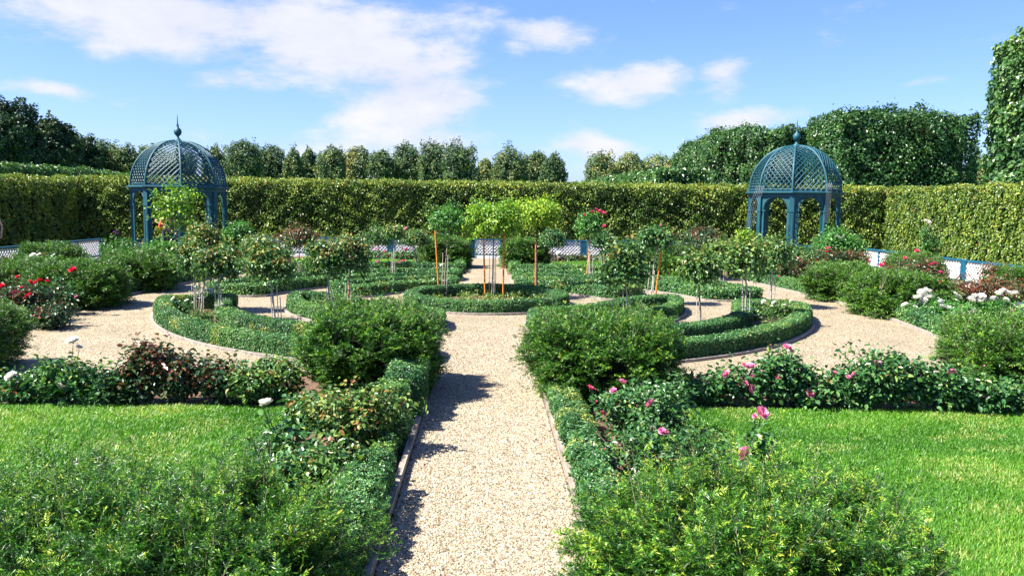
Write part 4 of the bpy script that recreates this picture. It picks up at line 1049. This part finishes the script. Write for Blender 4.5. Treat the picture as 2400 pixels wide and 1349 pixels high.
# light green young tree in front of the left pavilion
standard(418, 625, 358, 470, 432, 560, 'light green young tree growing in front of the left pavilion', mat='lime', tb=.40, red=0, leaf=.10, dens=.55, trunk='barkd', Yov=26.6, canes=0, hoop=False, cat='young tree', name='young_tree')


def groundcover(name, label, fn, n, leaf, mat, tb, hmax=.16, seed=5, cat='ground cover'):
    r = np.random.default_rng(seed); P = []
    while len(P) < n:
        x, y = fn(r)
        P.append((x, y, 0.03))
    P = np.array(P); lum = fnoise(P, .5, seed, 2); keep = lum > -0.25; P = P[keep]; lum = lum[keep]
    nl = 9; Q = np.repeat(P, nl, 0); h = np.repeat(hmax * (.35 + .65 * np.clip(lum + .3, 0, 1)), nl)
    Q = Q + r.normal(size=Q.shape) * np.array([.035, .035, 0]); Q[:, 2] = .03 + h * r.random(len(Q)); k = len(Q)
    mb = MB(); lf = leaf * (.6 + .8 * r.random(k))
    add_leaves(mb, Q, r.normal(size=(k, 3)) * .5 + np.array([0, 0, .9]), r.normal(size=(k, 3)), lf, lf * .7, np.clip(tb + .2 * r.normal(size=k), 0, .92), 0, True)
    tag(mb.obj(name, [M[mat]]), label, cat, None, 'stuff')


def ring_pt(r0, r1, a0, a1, back, s):
    def f(r):
        R = math.sqrt(r.random() * (r1 * r1 - r0 * r0) + r0 * r0); a = a0 + (a1 - a0) * r.random()
        return s * R * math.sin(a), CY + (R * math.cos(a) if back else -R * math.cos(a))
    return f


groundcover('ground_cover', 'low yellow green plants covering soil in the round centre bed', ring_pt(.15, 1.33, 0, 2 * PI, False, 1), 420, .045, 'rosel', .72, .17, 5)
for s in (-1, 1):
    groundcover('ground_cover', 'low seedlings on the soil of the outer front crescent, %s side' % sd[s], ring_pt(5.65, 6.1, .25, dg(74), False, s), 200, .035, 'rose', .5, .12, 6 + s)
    groundcover('ground_cover', 'low yellow green plants inside the inner front crescent, %s side' % sd[s], ring_pt(3.1, 3.65, .3, dg(78), False, s), 320, .04, 'rosel', .62, .2, 9 + s)
    groundcover('ground_cover', 'low plants inside the inner back crescent, %s side' % sd[s], ring_pt(3.2, 3.8, .3, dg(58), True, s), 260, .055, 'rosel', .55, .22, 12 + s)
    groundcover('ground_cover', 'low plants inside the outer back crescent, %s side' % sd[s], ring_pt(5.35, 6.05, .2, dg(74), True, s), 420, .06, 'rose', .55, .22, 15 + s)


# ------------------------------------------------------------------ LATTICE FENCE
def lattice_mb(mb, p0, p1, z0, z1, pitch, wd, th, mat=0):
    p0 = np.array(p0, float); p1 = np.array(p1, float); Lg = np.linalg.norm(p1 - p0); d = (p1 - p0) / Lg; nv = np.array([d[1], -d[0]])
    H = z1 - z0; k = int((Lg + H) / pitch) + 1
    for sg in (1, -1):
        o = nv * th * .5 * sg
        for i in range(k + 1):
            a = -H + i * pitch + .02
            if sg > 0: u0, v0, u1, v1 = a, 0.0, a + H, H
            else: u0, v0, u1, v1 = a, H, a + H, 0.0
            if u0 < 0: f = -u0 / H; v0 = v0 + (v1 - v0) * f; u0 = 0
            if u1 > Lg: f = (Lg - u0) / max(u1 - u0, 1e-6); v1 = v0 + (v1 - v0) * f; u1 = Lg
            if u1 - u0 < .02: continue
            ln = math.hypot(u1 - u0, v1 - v0); du, dv = (u1 - u0) / ln, (v1 - v0) / ln; pu, pv = -dv * wd / 2, du * wd / 2
            q = [(u0 + pu, v0 + pv), (u0 - pu, v0 - pv), (u1 - pu, v1 - pv), (u1 + pu, v1 + pv)]
            V = [(*(p0 + d * u + o + nv * th * .4 * w_), z0 + v) for w_ in (-1, 1) for u, v in q]
            mb.add(V, [[0, 1, 2, 3], [7, 6, 5, 4], [0, 4, 5, 1], [1, 5, 6, 2], [2, 6, 7, 3], [3, 7, 4, 0]], .5, mat)


def fence_run(pts, label, bay=1.65, H=.74, endpost=True, name='lattice_fence'):
    r = thing(name, label, 'lattice fence', (pts[0][0], pts[0][1], 0), 'white lattice fences with blue rails')
    ox, oy = pts[0]
    for (a, b) in zip(pts[:-1], pts[1:]):
        a = np.array(a, float) - (ox, oy); b = np.array(b, float) - (ox, oy); L_ = np.linalg.norm(b - a); n = max(1, round(L_ / bay)); d = (b - a) / L_
        ang = math.atan2(d[1], d[0]); R = [[math.cos(ang), -math.sin(ang), 0], [math.sin(ang), math.cos(ang), 0], [0, 0, 1]]
        t_ = MB(); mid = (a + b) / 2; t_.box((mid[0], mid[1], H - .02), (L_ + .12, .10, .045), R); t_.obj('top_rail', M['blue'], r)
        t_ = MB(); t_.box((mid[0], mid[1], .14), (L_, .035, .04), R); t_.obj('bottom_rail', M['blue'], r)
        t_ = MB(); t_.box((mid[0], mid[1], .055), (L_, .03, .10), R); t_.obj('base_board', M['white'], r)
        for i in range(n + 1):
            c = a + (b - a) * i / n; wide = .24 if i % 2 == 0 else .05
            t_ = MB(); t_.box((c[0], c[1], (H - .045) / 2), (wide, .075, H - .045), R); t_.box((c[0], c[1], .03), (wide + .03, .1, .06), R)
            if wide > .1:
                for g in (-.06, 0, .06): t_.box((c[0] + d[0] * g, c[1] + d[1] * g, H * .5), (.012, .085, H - .16), R)
            t_.obj('post', M['blue'], r)
            if i < n:
                e = a + (b - a) * (i + 1) / n; w0 = .12 if i % 2 == 0 else .03; w1 = .12 if (i + 1) % 2 == 0 else .03
                t_ = MB(); lattice_mb(t_, c + d * w0, e - d * w1, .165, H - .045, .125, .036, .012); t_.obj('lattice', M['white'], r)
    return r


fence_run([(-9.9, 32.2), (-0.62, 32.2)], 'white lattice fence with blue rail along the back, left of the gate')
fence_run([(0.62, 32.2), (9.9, 32.2)], 'white lattice fence with blue rail along the back, right of the gate')
fence_run([(-0.58, 32.2), (0.58, 32.2)], 'short white lattice gate closing the end of the straight path', bay=1.2, name='lattice_gate')
fence_run([(-13.3, 29.2), (-13.45, 8.0)], 'white lattice fence with blue posts along the left side of the garden')
fence_run([(13.0, 29.0), (13.3, 8.0)], 'white lattice fence with blue posts along the right side of the garden')


# ------------------------------------------------------------------ PAVILIONS
def pavilion(X, Y, label):
    r = thing('garden_pavilion', label, 'pavilion', (X, Y, 0), 'teal domed lattice pavilions')
    R0 = 1.62; rot = -PI / 2 + PI / 8; r.scale = (.935, .935, 1.0)
    vert = [np.array([math.cos(rot + k * PI / 4), math.sin(rot + k * PI / 4)]) for k in range(8)]
    # plinth
    mb = MB()
    V = [(v[0] * 1.8, v[1] * 1.8, z) for z in (0, .12) for v in vert]; mb.add(V, [[i, (i + 1) % 8, 8 + (i + 1) % 8, 8 + i] for i in range(8)]); mb.add(V[8:], [list(range(8))]); mb.obj('floor', EDGE, r)
    for k in range(8):
        v = vert[k] * R0; a = math.atan2(v[1], v[0]); Rm = [[math.cos(a), -math.sin(a), 0], [math.sin(a), math.cos(a), 0], [0, 0, 1]]
        mb = MB(); mb.box((v[0], v[1], 1.29), (.15, .17, 2.34), Rm); mb.box((v[0], v[1], .22), (.20, .22, .2), Rm); mb.box((v[0], v[1], 1.97), (.185, .205, .05), Rm)
        for g in (-.05, .05): mb.box((v[0] * 1.048 - math.sin(a) * g, v[1] * 1.048 + math.cos(a) * g, 1.1), (.016, .02, 1.55), Rm)
        mb.obj('post', M['teal'], r)
        # arch plate between this post and the next
        w0 = vert[k] * R0; w1 = vert[(k + 1) % 8] * R0; d = (w1 - w0); Lg = np.linalg.norm(d); d = d / Lg; nv = np.array([d[1], -d[0]])
        hw = Lg / 2 - .115; rad = hw - .045; n = 16; mid = (w0 + w1) / 2; mb = MB()
        th = np.linspace(PI, 0, n + 1)
        for (r1, tk, zt) in ((rad, .05, 2.47),):
            A = [(r1 * math.cos(q), 2.0 + r1 * math.sin(q)) for q in th]; B = [(max(-hw - .03, min(hw + .03, x * 1.35)), zt) for x, z in A]
            A = [(-rad, .12)] + A + [(rad, .12)]; B = [(-hw - .03, .12)] + B + [(hw + .03, .12)]
            B[1] = (-hw - .03, zt); B[-2] = (hw + .03, zt)
            for sgn in (-1, 1):
                V = [(*(mid + d * x + nv * tk * .5 * sgn), z) for x, z in A + B]; m_ = len(A)
                mb.add(V, [[i, i + 1, m_ + i + 1, m_ + i] for i in range(m_ - 1)])
            V = [(*(mid + d * x + nv * tk * .5 * sgn), z) for sgn in (-1, 1) for x, z in A]; m_ = len(A)
            mb.add(V, [[i, i + 1, m_ + i + 1, m_ + i] for i in range(m_ - 1)])
        # moulding round the arch and small capitals
        ar = [(*(mid + d * (rad + .03) * math.cos(q) + nv * .03), 2.0 + (rad + .03) * math.sin(q)) for q in th]; mb.tube(ar, .017, 6)
        for sg in (-1, 1):
            c = mid + d * (rad + .0) * sg; ag = math.atan2(d[1], d[0]); Rq = [[math.cos(ag), -math.sin(ag), 0], [math.sin(ag), math.cos(ag), 0], [0, 0, 1]]
            mb.box((c[0], c[1], 1.98), (.12, .1, .045), Rq)
        mb.obj('arch', M['teal'], r)
        # low lattice parapet in every second opening
        if k in (0, 2, 4, 5):
            mb = MB(); lattice_mb(mb, mid - d * rad, mid + d * rad, .17, .66, .12, .035, .014); ag = math.atan2(d[1], d[0]); Rq = [[math.cos(ag), -math.sin(ag), 0], [math.sin(ag), math.cos(ag), 0], [0, 0, 1]]
            mb.box((mid[0], mid[1], .69), (2 * rad, .07, .05), Rq); mb.box((mid[0], mid[1], .15), (2 * rad, .05, .05), Rq); mb.obj('parapet', M['teal'], r)
    # entablature and cornice
    mb = MB()
    prof = [(1.56, 2.46), (1.68, 2.46), (1.68, 2.55), (1.74, 2.58), (1.82, 2.60), (1.82, 2.64), (1.74, 2.66), (1.60, 2.67), (1.50, 2.67), (1.50, 2.50), (1.56, 2.46)]
    for i in range(len(prof) - 1):
        (ra, za), (rb, zb) = prof[i], prof[i + 1]
        V = [(v[0] * ra, v[1] * ra, za) for v in vert] + [(v[0] * rb, v[1] * rb, zb) for v in vert]; mb.add(V, [[j, (j + 1) % 8, 8 + (j + 1) % 8, 8 + j] for j in range(8)])
    mb.obj('cornice', M['teal'], r)
    # dome
    a_, b_, zb = 1.66, 1.62, 2.67
    ph = lambda u: u * PI / 2 * .965
    def surf(k, x, u):            # x in metres across the face, u 0..1 up the meridian
        rr = a_ * math.cos(ph(u)) ** .92; z = zb + b_ * math.sin(ph(u)); c0, c1 = vert[k] * rr, vert[(k + 1) % 8] * rr; m_ = (c0 + c1) / 2; dd = vert[(k + 1) % 8] - vert[k]; dd = dd / np.linalg.norm(dd)
        return np.array([*(m_ + dd * x), z])
    Ls = 2.58; half = lambda u: a_ * math.cos(ph(u)) ** .92 * math.sin(PI / 8)
    for k in range(8):
        us = np.linspace(0, 1, 18); P = np.array([[*(vert[k] * a_ * 1.01 * math.cos(ph(u)) ** .92), zb + b_ * math.sin(ph(u))] for u in us]); mb = MB(); mb.tube(P, .042, 8)
        mb.obj('rib', M['teal'], r)
        mb = MB(); q = (vert[k] + vert[(k + 1) % 8]); q = q / np.linalg.norm(q)
        for sg in (-1, 1):
            for i in range(-17, 18):
                x0 = i * .195; pts = []
                for s_ in np.linspace(0, Ls, 60):
                    u = s_ / Ls; x = x0 + sg * s_ * .90
                    if abs(x) <= half(u): pts.append(surf(k, x, u) + np.array([q[0], q[1], .3]) * .010 * sg)
                    elif pts: break
                if len(pts) > 1:
                    pts = np.array(pts[::3] if len(pts) > 6 else pts); 
                    if len(pts) > 1: mb.tube(pts, .0165, 4, cap=False, smooth=False)
        mb.tube([surf(k, -half(.02), .02), surf(k, half(.02), .02)], .025, 4)
        mb.obj('dome_lattice', M['teal'], r)
    zt = zb + b_
    mb = MB(); mb.lathe([(0, zt - .03), (.17, zt - .03), (.18, zt + .02), (.09, zt + .06), (.05, zt + .12), (.035, zt + .16), (.06, zt + .18), (.125, zt + .25), (.145, zt + .33), (.12, zt + .41), (.06, zt + .47), (.035, zt + .52), (.045, zt + .56), (.022, zt + .62), (.014, zt + .8), (.004, zt + .95)], n=20)
    mb.obj('finial', M['teal'], r)
    return r


pavilion(D(419, 400, 30)[0], 30.0, 'teal domed lattice pavilion on the left with the light green tree in front').scale = (.935, .935, .965)
pavilion(D(1864, 400, 30)[0], 30.0, 'teal domed lattice pavilion on the right with wire trellis strips on its posts')


def wire_trellis(pts, wd, label):
    mb = MB(); P = np.array(pts, float); n = 20; u = np.linspace(0, len(P) - 1.001, n); i = u.astype(int); f = (u - i)[:, None]; Q = P[i] * (1 - f) + P[i + 1] * f
    for k in range(5):
        mb.tube(Q + np.array([(k / 4 - .5) * wd, 0, 0]), .0028, 4)
    for q in Q: mb.tube([q + np.array([-wd / 2, 0, 0]), q + np.array([wd / 2, 0, 0])], .0028, 4)
    o = mb.obj('wire_trellis', M['wire']); tag(o, label, 'wire trellis', 'wire trellis strips on the right pavilion')


def wp(px, py, Y):
    x, z = D(px, py, Y); return (x, Y, z)


wire_trellis([wp(1756, 535, 28.3), wp(1764, 492, 28.3), wp(1776, 455, 28.25), wp(1782, 436, 28.3)], .26, 'wire trellis strip leaning on the left front post of the right pavilion')
wire_trellis([wp(1938, 520, 28.3), wp(1941, 480, 28.3), wp(1943, 440, 28.25), wp(1944, 430, 28.3)], .16, 'wire trellis strip on the right corner post of the right pavilion')

# ------------------------------------------------------------------ THE TALL HEDGES
kw = dict(mat='horn', lump=.075, lscale=.30, round_=.09, name='clipped_hedge', shingle=True, topcol=.12, cover=1.55, jit=0.80)
tag(hedge([(-17.6, 35.3), (0, 35.3), (17.6, 35.3)], 1.6, 2.95, .078, seed=101, caps=False, **kw), 'long yellow green hornbeam hedge across the back behind fence and pavilions', 'tall hedge', 'tall hornbeam hedges')
tag(hedge([(-17.3, 34.4), (-17.3, 20), (-17.3, 8)], 1.5, 2.80, .078, seed=102, **kw), 'tall hornbeam hedge in shade along the left side of the garden', 'tall hedge', 'tall hornbeam hedges')
tag(hedge([(17.3, 34.4), (17.3, 20), (17.3, 8)], 1.5, 2.90, .074, seed=103, **kw), 'tall hornbeam hedge in the sun along the right side of the garden', 'tall hedge', 'tall hornbeam hedges')


# hedges and trees of the park beyond
def at(px, Y): return D(px, 470, Y)[0]


kw = dict(mat='linden', lump=.34, lscale=1.5, name='clipped_hedge', shingle=False, cover=1.9, shag=.38)
tag(hedge([(at(2232, 47), 48.5), (at(2120, 47), 47.5), (at(1930, 47), 47.5)], 5.0, 7.35, .16, seed=111, round_=.7, tshift=-.08, **kw), 'huge dark clipped tree hedge with a flat top rising behind the right pavilion', 'tree hedge')
tag(hedge([(at(1900, 52), 53.5), (at(1740, 57), 58), (at(1660, 70), 70), (at(1618, 84), 84)], 4.0, 7.1, .16, seed=115, round_=.8, **kw), 'lighter clipped tree hedge stepping away left behind the right pavilion dome', 'tree hedge')
kw = dict(mat='linden', lump=.10, lscale=1.2, name='clipped_hedge', shingle=True, cover=1.9, shag=.15)
tag(hedge([(at(1600, 42), 42), (at(1380, 76), 76)], 2.5, 4.0, .17, seed=112, tshift=.12, **kw), 'lower receding green hedge left of the huge dark tree hedge', 'tree hedge')
tag(hedge([(at(-80, 46), 45), (at(330, 70), 70)], 2.5, 4.0, .17, seed=113, tshift=.15, **kw), 'receding green hedge behind the back hedge at the left', 'tree hedge')


def tree_mesh(hw, hd, h, z0, leaf, n, mat, seed, boxy=3.0, lump=.14, lsc=1.6, tb=.45):
    r = np.random.default_rng(seed); q = nrm(r.normal(size=(n, 3))); k = (np.abs(q) ** boxy).sum(1) ** (1 / boxy); q = q / k[:, None]
    dims = np.array([hw, hd, (h - z0) / 2]); P = q * dims; nn = nrm(np.sign(q) * np.abs(q) ** (boxy - 1) / dims)
    lu = 1 + lump * fnoise(P, lsc, seed, 3) + lump * .5 * fnoise(P, lsc * .35, seed + 5, 2); dep = 1 - .22 * r.random(n) ** 1.5
    P = P * (lu * dep)[:, None]; P[:, 2] += (h + z0) / 2
    Nn = nrm(nn + r.normal(size=(n, 3)) * .55 + np.array([0, 0, .45])); T = r.normal(size=(n, 3)) + np.array([0, 0, -.3])
    lf = leaf * (.6 + .8 * r.random(n)); t = np.clip(tb + .17 * r.normal(size=n) + .22 * fnoise(P, lsc * 1.2, seed + 7, 2), 0, .97)
    mb = MB(); add_leaves(mb, P, Nn, T, lf, lf * .8, t)
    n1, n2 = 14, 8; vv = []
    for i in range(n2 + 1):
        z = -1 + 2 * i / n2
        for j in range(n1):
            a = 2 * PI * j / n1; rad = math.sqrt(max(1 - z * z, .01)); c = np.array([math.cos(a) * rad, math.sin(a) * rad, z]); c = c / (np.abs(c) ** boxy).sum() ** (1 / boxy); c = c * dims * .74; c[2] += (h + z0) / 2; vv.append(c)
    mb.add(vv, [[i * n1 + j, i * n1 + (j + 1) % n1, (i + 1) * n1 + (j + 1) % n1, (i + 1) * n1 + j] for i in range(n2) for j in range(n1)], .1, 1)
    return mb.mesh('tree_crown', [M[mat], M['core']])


def tree(x0, x1, yt, Y, label, mat='treef', leaf=None, n=5200, boxy=3.0, z0=.8, lump=.12, tb=.45, seed=None, name='park_tree', group='trees of the park beyond the hedge', depth=None, yb=None):
    cx = (x0 + x1) / 2; X, zt = D(cx, yt, Y); hw = (x1 - x0) / 2 * Y / F * 1.06
    seed = seed or int(cx)
    ob = thing(name, label, 'tree', (X, Y, 0), group)
    mobj('crown', tree_mesh(hw, depth or hw, zt, z0, leaf or Y * .0021, int(n * 2.2), mat, seed, boxy, lump, hw * .9, tb), ob)
    mb = MB(); q = np.random.default_rng(seed)
    mb.tube([(0, 0, 0), (.1, 0, z0 + .5), (.1 + q.normal() * .2, 0, zt * .6)], [.28, .2, .08], 8)
    for i in range(5):
        a = q.random() * 6.28; mb.tube([(.1, 0, z0 + .6 + q.random()), (.1 + hw * .5 * math.cos(a), hw * .5 * math.sin(a), zt * (.5 + .3 * q.random()))], [.10, .04], 6)
    mb.obj('trunk', M['barkd'], ob)
    return ob


TR = [(-75, 78, 232, 74, 'treed', 'tall dark tree at the left edge of the view', dict(boxy=2.2, n=16000, leaf=.24, lump=.17)),
      (66, 180, 286, 80, 'treed', 'dark rounded tree right of the tall left edge tree', dict(boxy=2.1, n=14000, leaf=.24, lump=.18, tb=.55)),
      (150, 240, 326, 84, 'treed', 'dark low tree on the slope of the left tree group', dict(boxy=2.2, n=9000, leaf=.24, lump=.18, tb=.55)),
      (214, 270, 336, 88, 'treef', 'slim clipped tree, leftmost one of the far row', {}),
      (264, 322, 340, 86, 'treef', 'clipped far tree just left of the left dome', {}),
      (322, 384, 334, 92, 'treef', 'clipped far tree seen through the left part of the left dome', dict(tb=.55)),
      (384, 452, 352, 95, 'treef', 'clipped far tree seen through the middle of the left dome', {}),
      (478, 528, 347, 90, 'treef', 'clipped far tree seen through the right edge of the left dome', dict(tb=.55)),
      (530, 604, 333, 84, 'treef', 'broad clipped far tree first right of the left dome', dict(tb=.36, boxy=4)),
      (588, 668, 341, 92, 'treef', 'clipped far tree with lumpy top, second right of the left dome', dict(tb=.4)),
      (668, 708, 352, 88, 'treef', 'short round far tree, third right of the left dome', dict(tb=.5)),
      (700, 744, 350, 94, 'treef', 'short round far tree, fourth right of the left dome', dict(tb=.46)),
      (744, 806, 343, 88, 'treef', 'wide rounded far tree left of the yellowish one', dict(tb=.5)),
      (800, 872, 340, 100, 'treef', 'yellowish far tree set back in the row', dict(tb=.72)),
      (866, 920, 348, 86, 'treef', 'clipped far tree just right of the yellowish one', dict(tb=.38)),
      (922, 986, 340, 88, 'treef', 'tall clipped far tree with a flat top over the middle left of the hedge', dict(tb=.38, boxy=4)),
      (984, 1046, 339, 86, 'treef', 'clipped far tree between two equally tall ones left of centre', dict(tb=.36)),
      (1044, 1114, 334, 84, 'treef', 'tallest clipped far tree of the middle, above the green standard', dict(tb=.34, boxy=4)),
      (1116, 1158, 376, 110, 'treef', 'small yellow brown far tree in the gap above the path', dict(tb=.75)),
      (1156, 1232, 341, 90, 'treef', 'broad round far tree right of the gap above the path', dict(tb=.48, boxy=2.4)),
      (1222, 1286, 354, 94, 'treef', 'rounded far tree in the middle of the right trio', dict(tb=.55)),
      (1270, 1326, 360, 84, 'treef', 'dark clipped far tree ending the row before the open sky', dict(tb=.34)),
      (1378, 1440, 364, 105, 'treef', 'small yellow green far tree right of the open sky', dict(tb=.68)),
      (1430, 1520, 356, 108, 'treef', 'broad yellow green far tree behind the receding hedge', dict(tb=.66, boxy=2.3)),
      (1500, 1610, 364, 112, 'treef', 'low wide far tree left of the huge dark tree hedge', dict(tb=.66)),
      (2268, 2345, 366, 80, 'treef', 'small olive tree in the gap at the right edge', dict(tb=.6))]
for x0, x1, yt, Y, mt, lab, kw in TR:
    kw.setdefault('boxy', random.choice((2.6, 3.0, 3.6))); kw.setdefault('lump', random.choice((.12, .17, .21))); tree(x0, x1, yt + random.choice((4, 7, 10)), Y, lab, mt, **kw)
tree(2372, 2720, 60, 33, 'very tall clipped tree at the right edge with large glossy leaves', 'linden', leaf=.17, n=26000, boxy=3.6, lump=.09, tb=.5, depth=2.2, z0=1.5)


# ------------------------------------------------------------------ PEOPLE
def skin_body(name, verts, edges, radii, mat, parent, sub=1):
    me = bpy.data.meshes.new(name); me.from_pydata(verts, edges, []); me.materials.append(mat); o = mobj(name, me, parent)
    md = o.modifiers.new('skin', 'SKIN'); 
    for i, r_ in enumerate(radii): me.skin_vertices[0].data[i].radius = r_ if isinstance(r_, tuple) else (r_, r_)
    me.skin_vertices[0].data[0].use_root = True
    md.use_smooth_shade = True
    s = o.modifiers.new('sub', 'SUBSURF'); s.levels = sub; s.render_levels = sub
    return o


def person(loc, rz, label, top, bottom, hair, larm, rarm, cloth=None, H=1.66, bare=False, name='person'):
    ob = thing(name, label, 'person', loc, None, rz)
    k = H / 1.7
    v = []; e = []; rd = []

    def add(p, r_, par=None):
        v.append((p[0] * k, p[1] * k, p[2] * k)); rd.append((r_[0] * k, r_[1] * k) if isinstance(r_, tuple) else r_ * k)
        if par is not None: e.append((par, len(v) - 1))
        return len(v) - 1
    pel = add((0, 0, .94), (.15, .105)); ws = add((0, 0, 1.10), (.125, .09), pel); ch = add((0, -.005, 1.30), (.155, .10), ws); sh = add((0, 0, 1.42), (.10, .075), ch)
    nk = add((0, -.01, 1.49), .052, sh); hd = add((0, -.02, 1.57), (.070, .085), nk); tp = add((0, -.005, 1.655), (.062, .075), hd)
    for sx in (-1, 1):
        hp = add((sx * .09, 0, .88), .088, pel); kn = add((sx * .10, -.01, .49), .055, hp); cf = add((sx * .10, .015, .32), .050, kn); an = add((sx * .10, .02, .09), .035, cf); add((sx * .11, -.13, .03), .035, an)
    for sx, arm in ((-1, larm), (1, rarm)):
        s_ = add((sx * .17, 0, 1.40), .052, sh); el = add(arm[0], .036, s_); wr = add(arm[1], .026, el)
        d = np.array(arm[1]) - np.array(arm[0]); d = d / np.linalg.norm(d); W = np.array(arm[1]); pm = add(tuple(W + d * .06), (.034, .020), wr)
        sd_ = np.cross(d, [0, 1, 0.01]); sd_ = sd_ / np.linalg.norm(sd_)
        for i, (o_, l_) in enumerate(((-.026, .068), (-.009, .078), (.009, .073), (.026, .058))):
            b0 = W + d * .095 + sd_ * o_; m_ = add(tuple(b0), .009, pm); m2 = add(tuple(b0 + d * l_ * .5 + np.array([0, -.01, 0])), .008, m_); add(tuple(b0 + d * l_ * .9 + np.array([0, -.025, 0])), .006, m2)
        tb_ = add(tuple(W + d * .045 + sd_ * -.038), .010, pm); add(tuple(W + d * .085 + sd_ * -.055 + np.array([0, -.012, 0])), .008, tb_)
    body = skin_body('body', v, e, rd, M['skin'], ob, 1)
    # face: nose, eyes, mouth, ears
    f = MB(); f.lathe([(0, 0), (.012 * k, .004), (.010 * k, .02 * k), (0, .034 * k)], (0, -.108 * k, 1.575 * k), 8); f.obj('nose', M['skin'], ob)
    for sx in (-1, 1):
        f = MB(); f.lathe([(0, -.012 * k), (.009 * k, -.008 * k), (.012 * k, 0), (.009 * k, .008 * k), (0, .012 * k)], (sx * .03 * k, -.095 * k, 1.61 * k), 8); f.obj('eye', M['darkc'], ob)
        f = MB(); f.box((sx * .078 * k, -.01 * k, 1.585 * k), (.014 * k, .035 * k, .055 * k)); f.obj('ear', M['skin'], ob)
    f = MB(); f.box((0, -.098 * k, 1.545 * k), (.045 * k, .012 * k, .010 * k)); f.obj('mouth', M['redc'], ob)
    # hair
    hp_ = []
    n1, n2 = 16, 9
    for i in range(n2 + 1):
        a = PI * .64 * i / n2
        for j in range(n1):
            b = 2 * PI * j / n1; fr = math.sin(b) < -0.2
            aa = min(a, PI * .33) if fr else a
            hp_.append((.086 * math.sin(aa) * math.cos(b) * k, (.005 + .105 * math.sin(aa) * math.sin(b)) * k, (1.615 + .105 * math.cos(aa)) * k))
    f = MB(); f.add(hp_, [[i * n1 + j, i * n1 + (j + 1) % n1, (i + 1) * n1 + (j + 1) % n1, (i + 1) * n1 + j] for i in range(n2) for j in range(n1)], .5, 0, True); f.obj('hair', M[hair], ob)
    # clothes follow the body
    tv = [(0, 0, .90), (0, 0, 1.10), (0, -.005, 1.30), (0, 0, 1.42)]; tr = [(.165, .122), (.142, .108), (.170, .118), (.118, .09)]; te = [(0, 1), (1, 2), (2, 3)]
    for sx, arm in ((-1, larm), (1, rarm)):
        i = len(tv); s0 = np.array([sx * .17, 0, 1.40]); el = np.array(arm[0]); tv.append(tuple(s0)); tr.append((.062, .062)); te.append((3, i))
        if not bare: tv.append(tuple(s0 * .3 + el * .7)); tr.append((.052, .052)); te.append((i, i + 1))
    skin_body('shirt', [tuple(np.array(p) * k) for p in tv], te, [(a * k, b * k) for a, b in tr], M[top], ob, 1)
    bv = [(0, 0, .97)]; br = [(.158, .115)]; be = []
    for sx in (-1, 1):
        i = len(bv); bv += [(sx * .09, 0, .86), (sx * .10, -.01, .49), (sx * .10, .02, .14)]; br += [(.102, .102), (.075, .075), (.06, .06)]; be += [(0, i), (i, i + 1), (i + 1, i + 2)]
    skin_body('trousers', [tuple(np.array(p) * k) for p in bv], be, [(a * k, b * k) for a, b in br], M[bottom], ob, 1)
    for sx in (-1, 1):
        f = MB(); f.box((sx * .105 * k, -.05 * k, .035 * k), (.09 * k, .26 * k, .06 * k)); f.obj('shoe', M['darkc'], ob)
    if cloth:
        f = MB(); n = 10; V = []
        for i in range(n + 1):
            u = i / n; c = np.array(cloth[0]) * (1 - u) + np.array(cloth[1]) * u
            for j in range(5): w_ = (j / 4 - .5) * (.06 + .15 * u); V.append((c[0] + w_, c[1] + .02 * math.sin(j * 2.2 + u * 4), c[2]))
        f.add(V, [[i * 5 + j, i * 5 + j + 1, i * 5 + j + 6, i * 5 + j + 5] for i in range(n) for j in range(4)], .5, 0, True)
        o = f.obj('scarf', M['redc'], ob); sm = o.modifiers.new('th', 'SOLIDIFY'); sm.thickness = .012
    return ob


X, _ = D(392, 540, 30.2)
person((X, 30.2, .12), .35, 'person in a checked shirt with a long red scarf inside the left pavilion', 'pinkc', 'darkc', 'hair', ((-.40, -.02, 1.22), (-.22, -.12, 1.12)), ((.28, .02, 1.16), (.26, -.10, .95)), cloth=((-.06, -.16, 1.45), (-.24, -.16, .92)), H=1.68)
X, _ = D(432, 540, 30.6)
person((X, 30.6, .12), -.2, 'person in dark clothes standing inside the left pavilion behind the tree', 'darkc', 'darkc', 'hair', ((-.25, .02, 1.15), (-.27, -.06, .90)), ((.25, .02, 1.15), (.27, -.08, .90)), H=1.70)
X, _ = D(-17, 540, 28.0)
person((X, 28.0, 0), .1, 'person with bare arms in beige walking behind the left fence, cut by the edge', 'beigec', 'beigec', 'hair', ((-.25, .02, 1.14), (-.26, -.05, .9)), ((.265, .03, 1.13), (.275, -.05, .88)), H=1.74, bare=True)
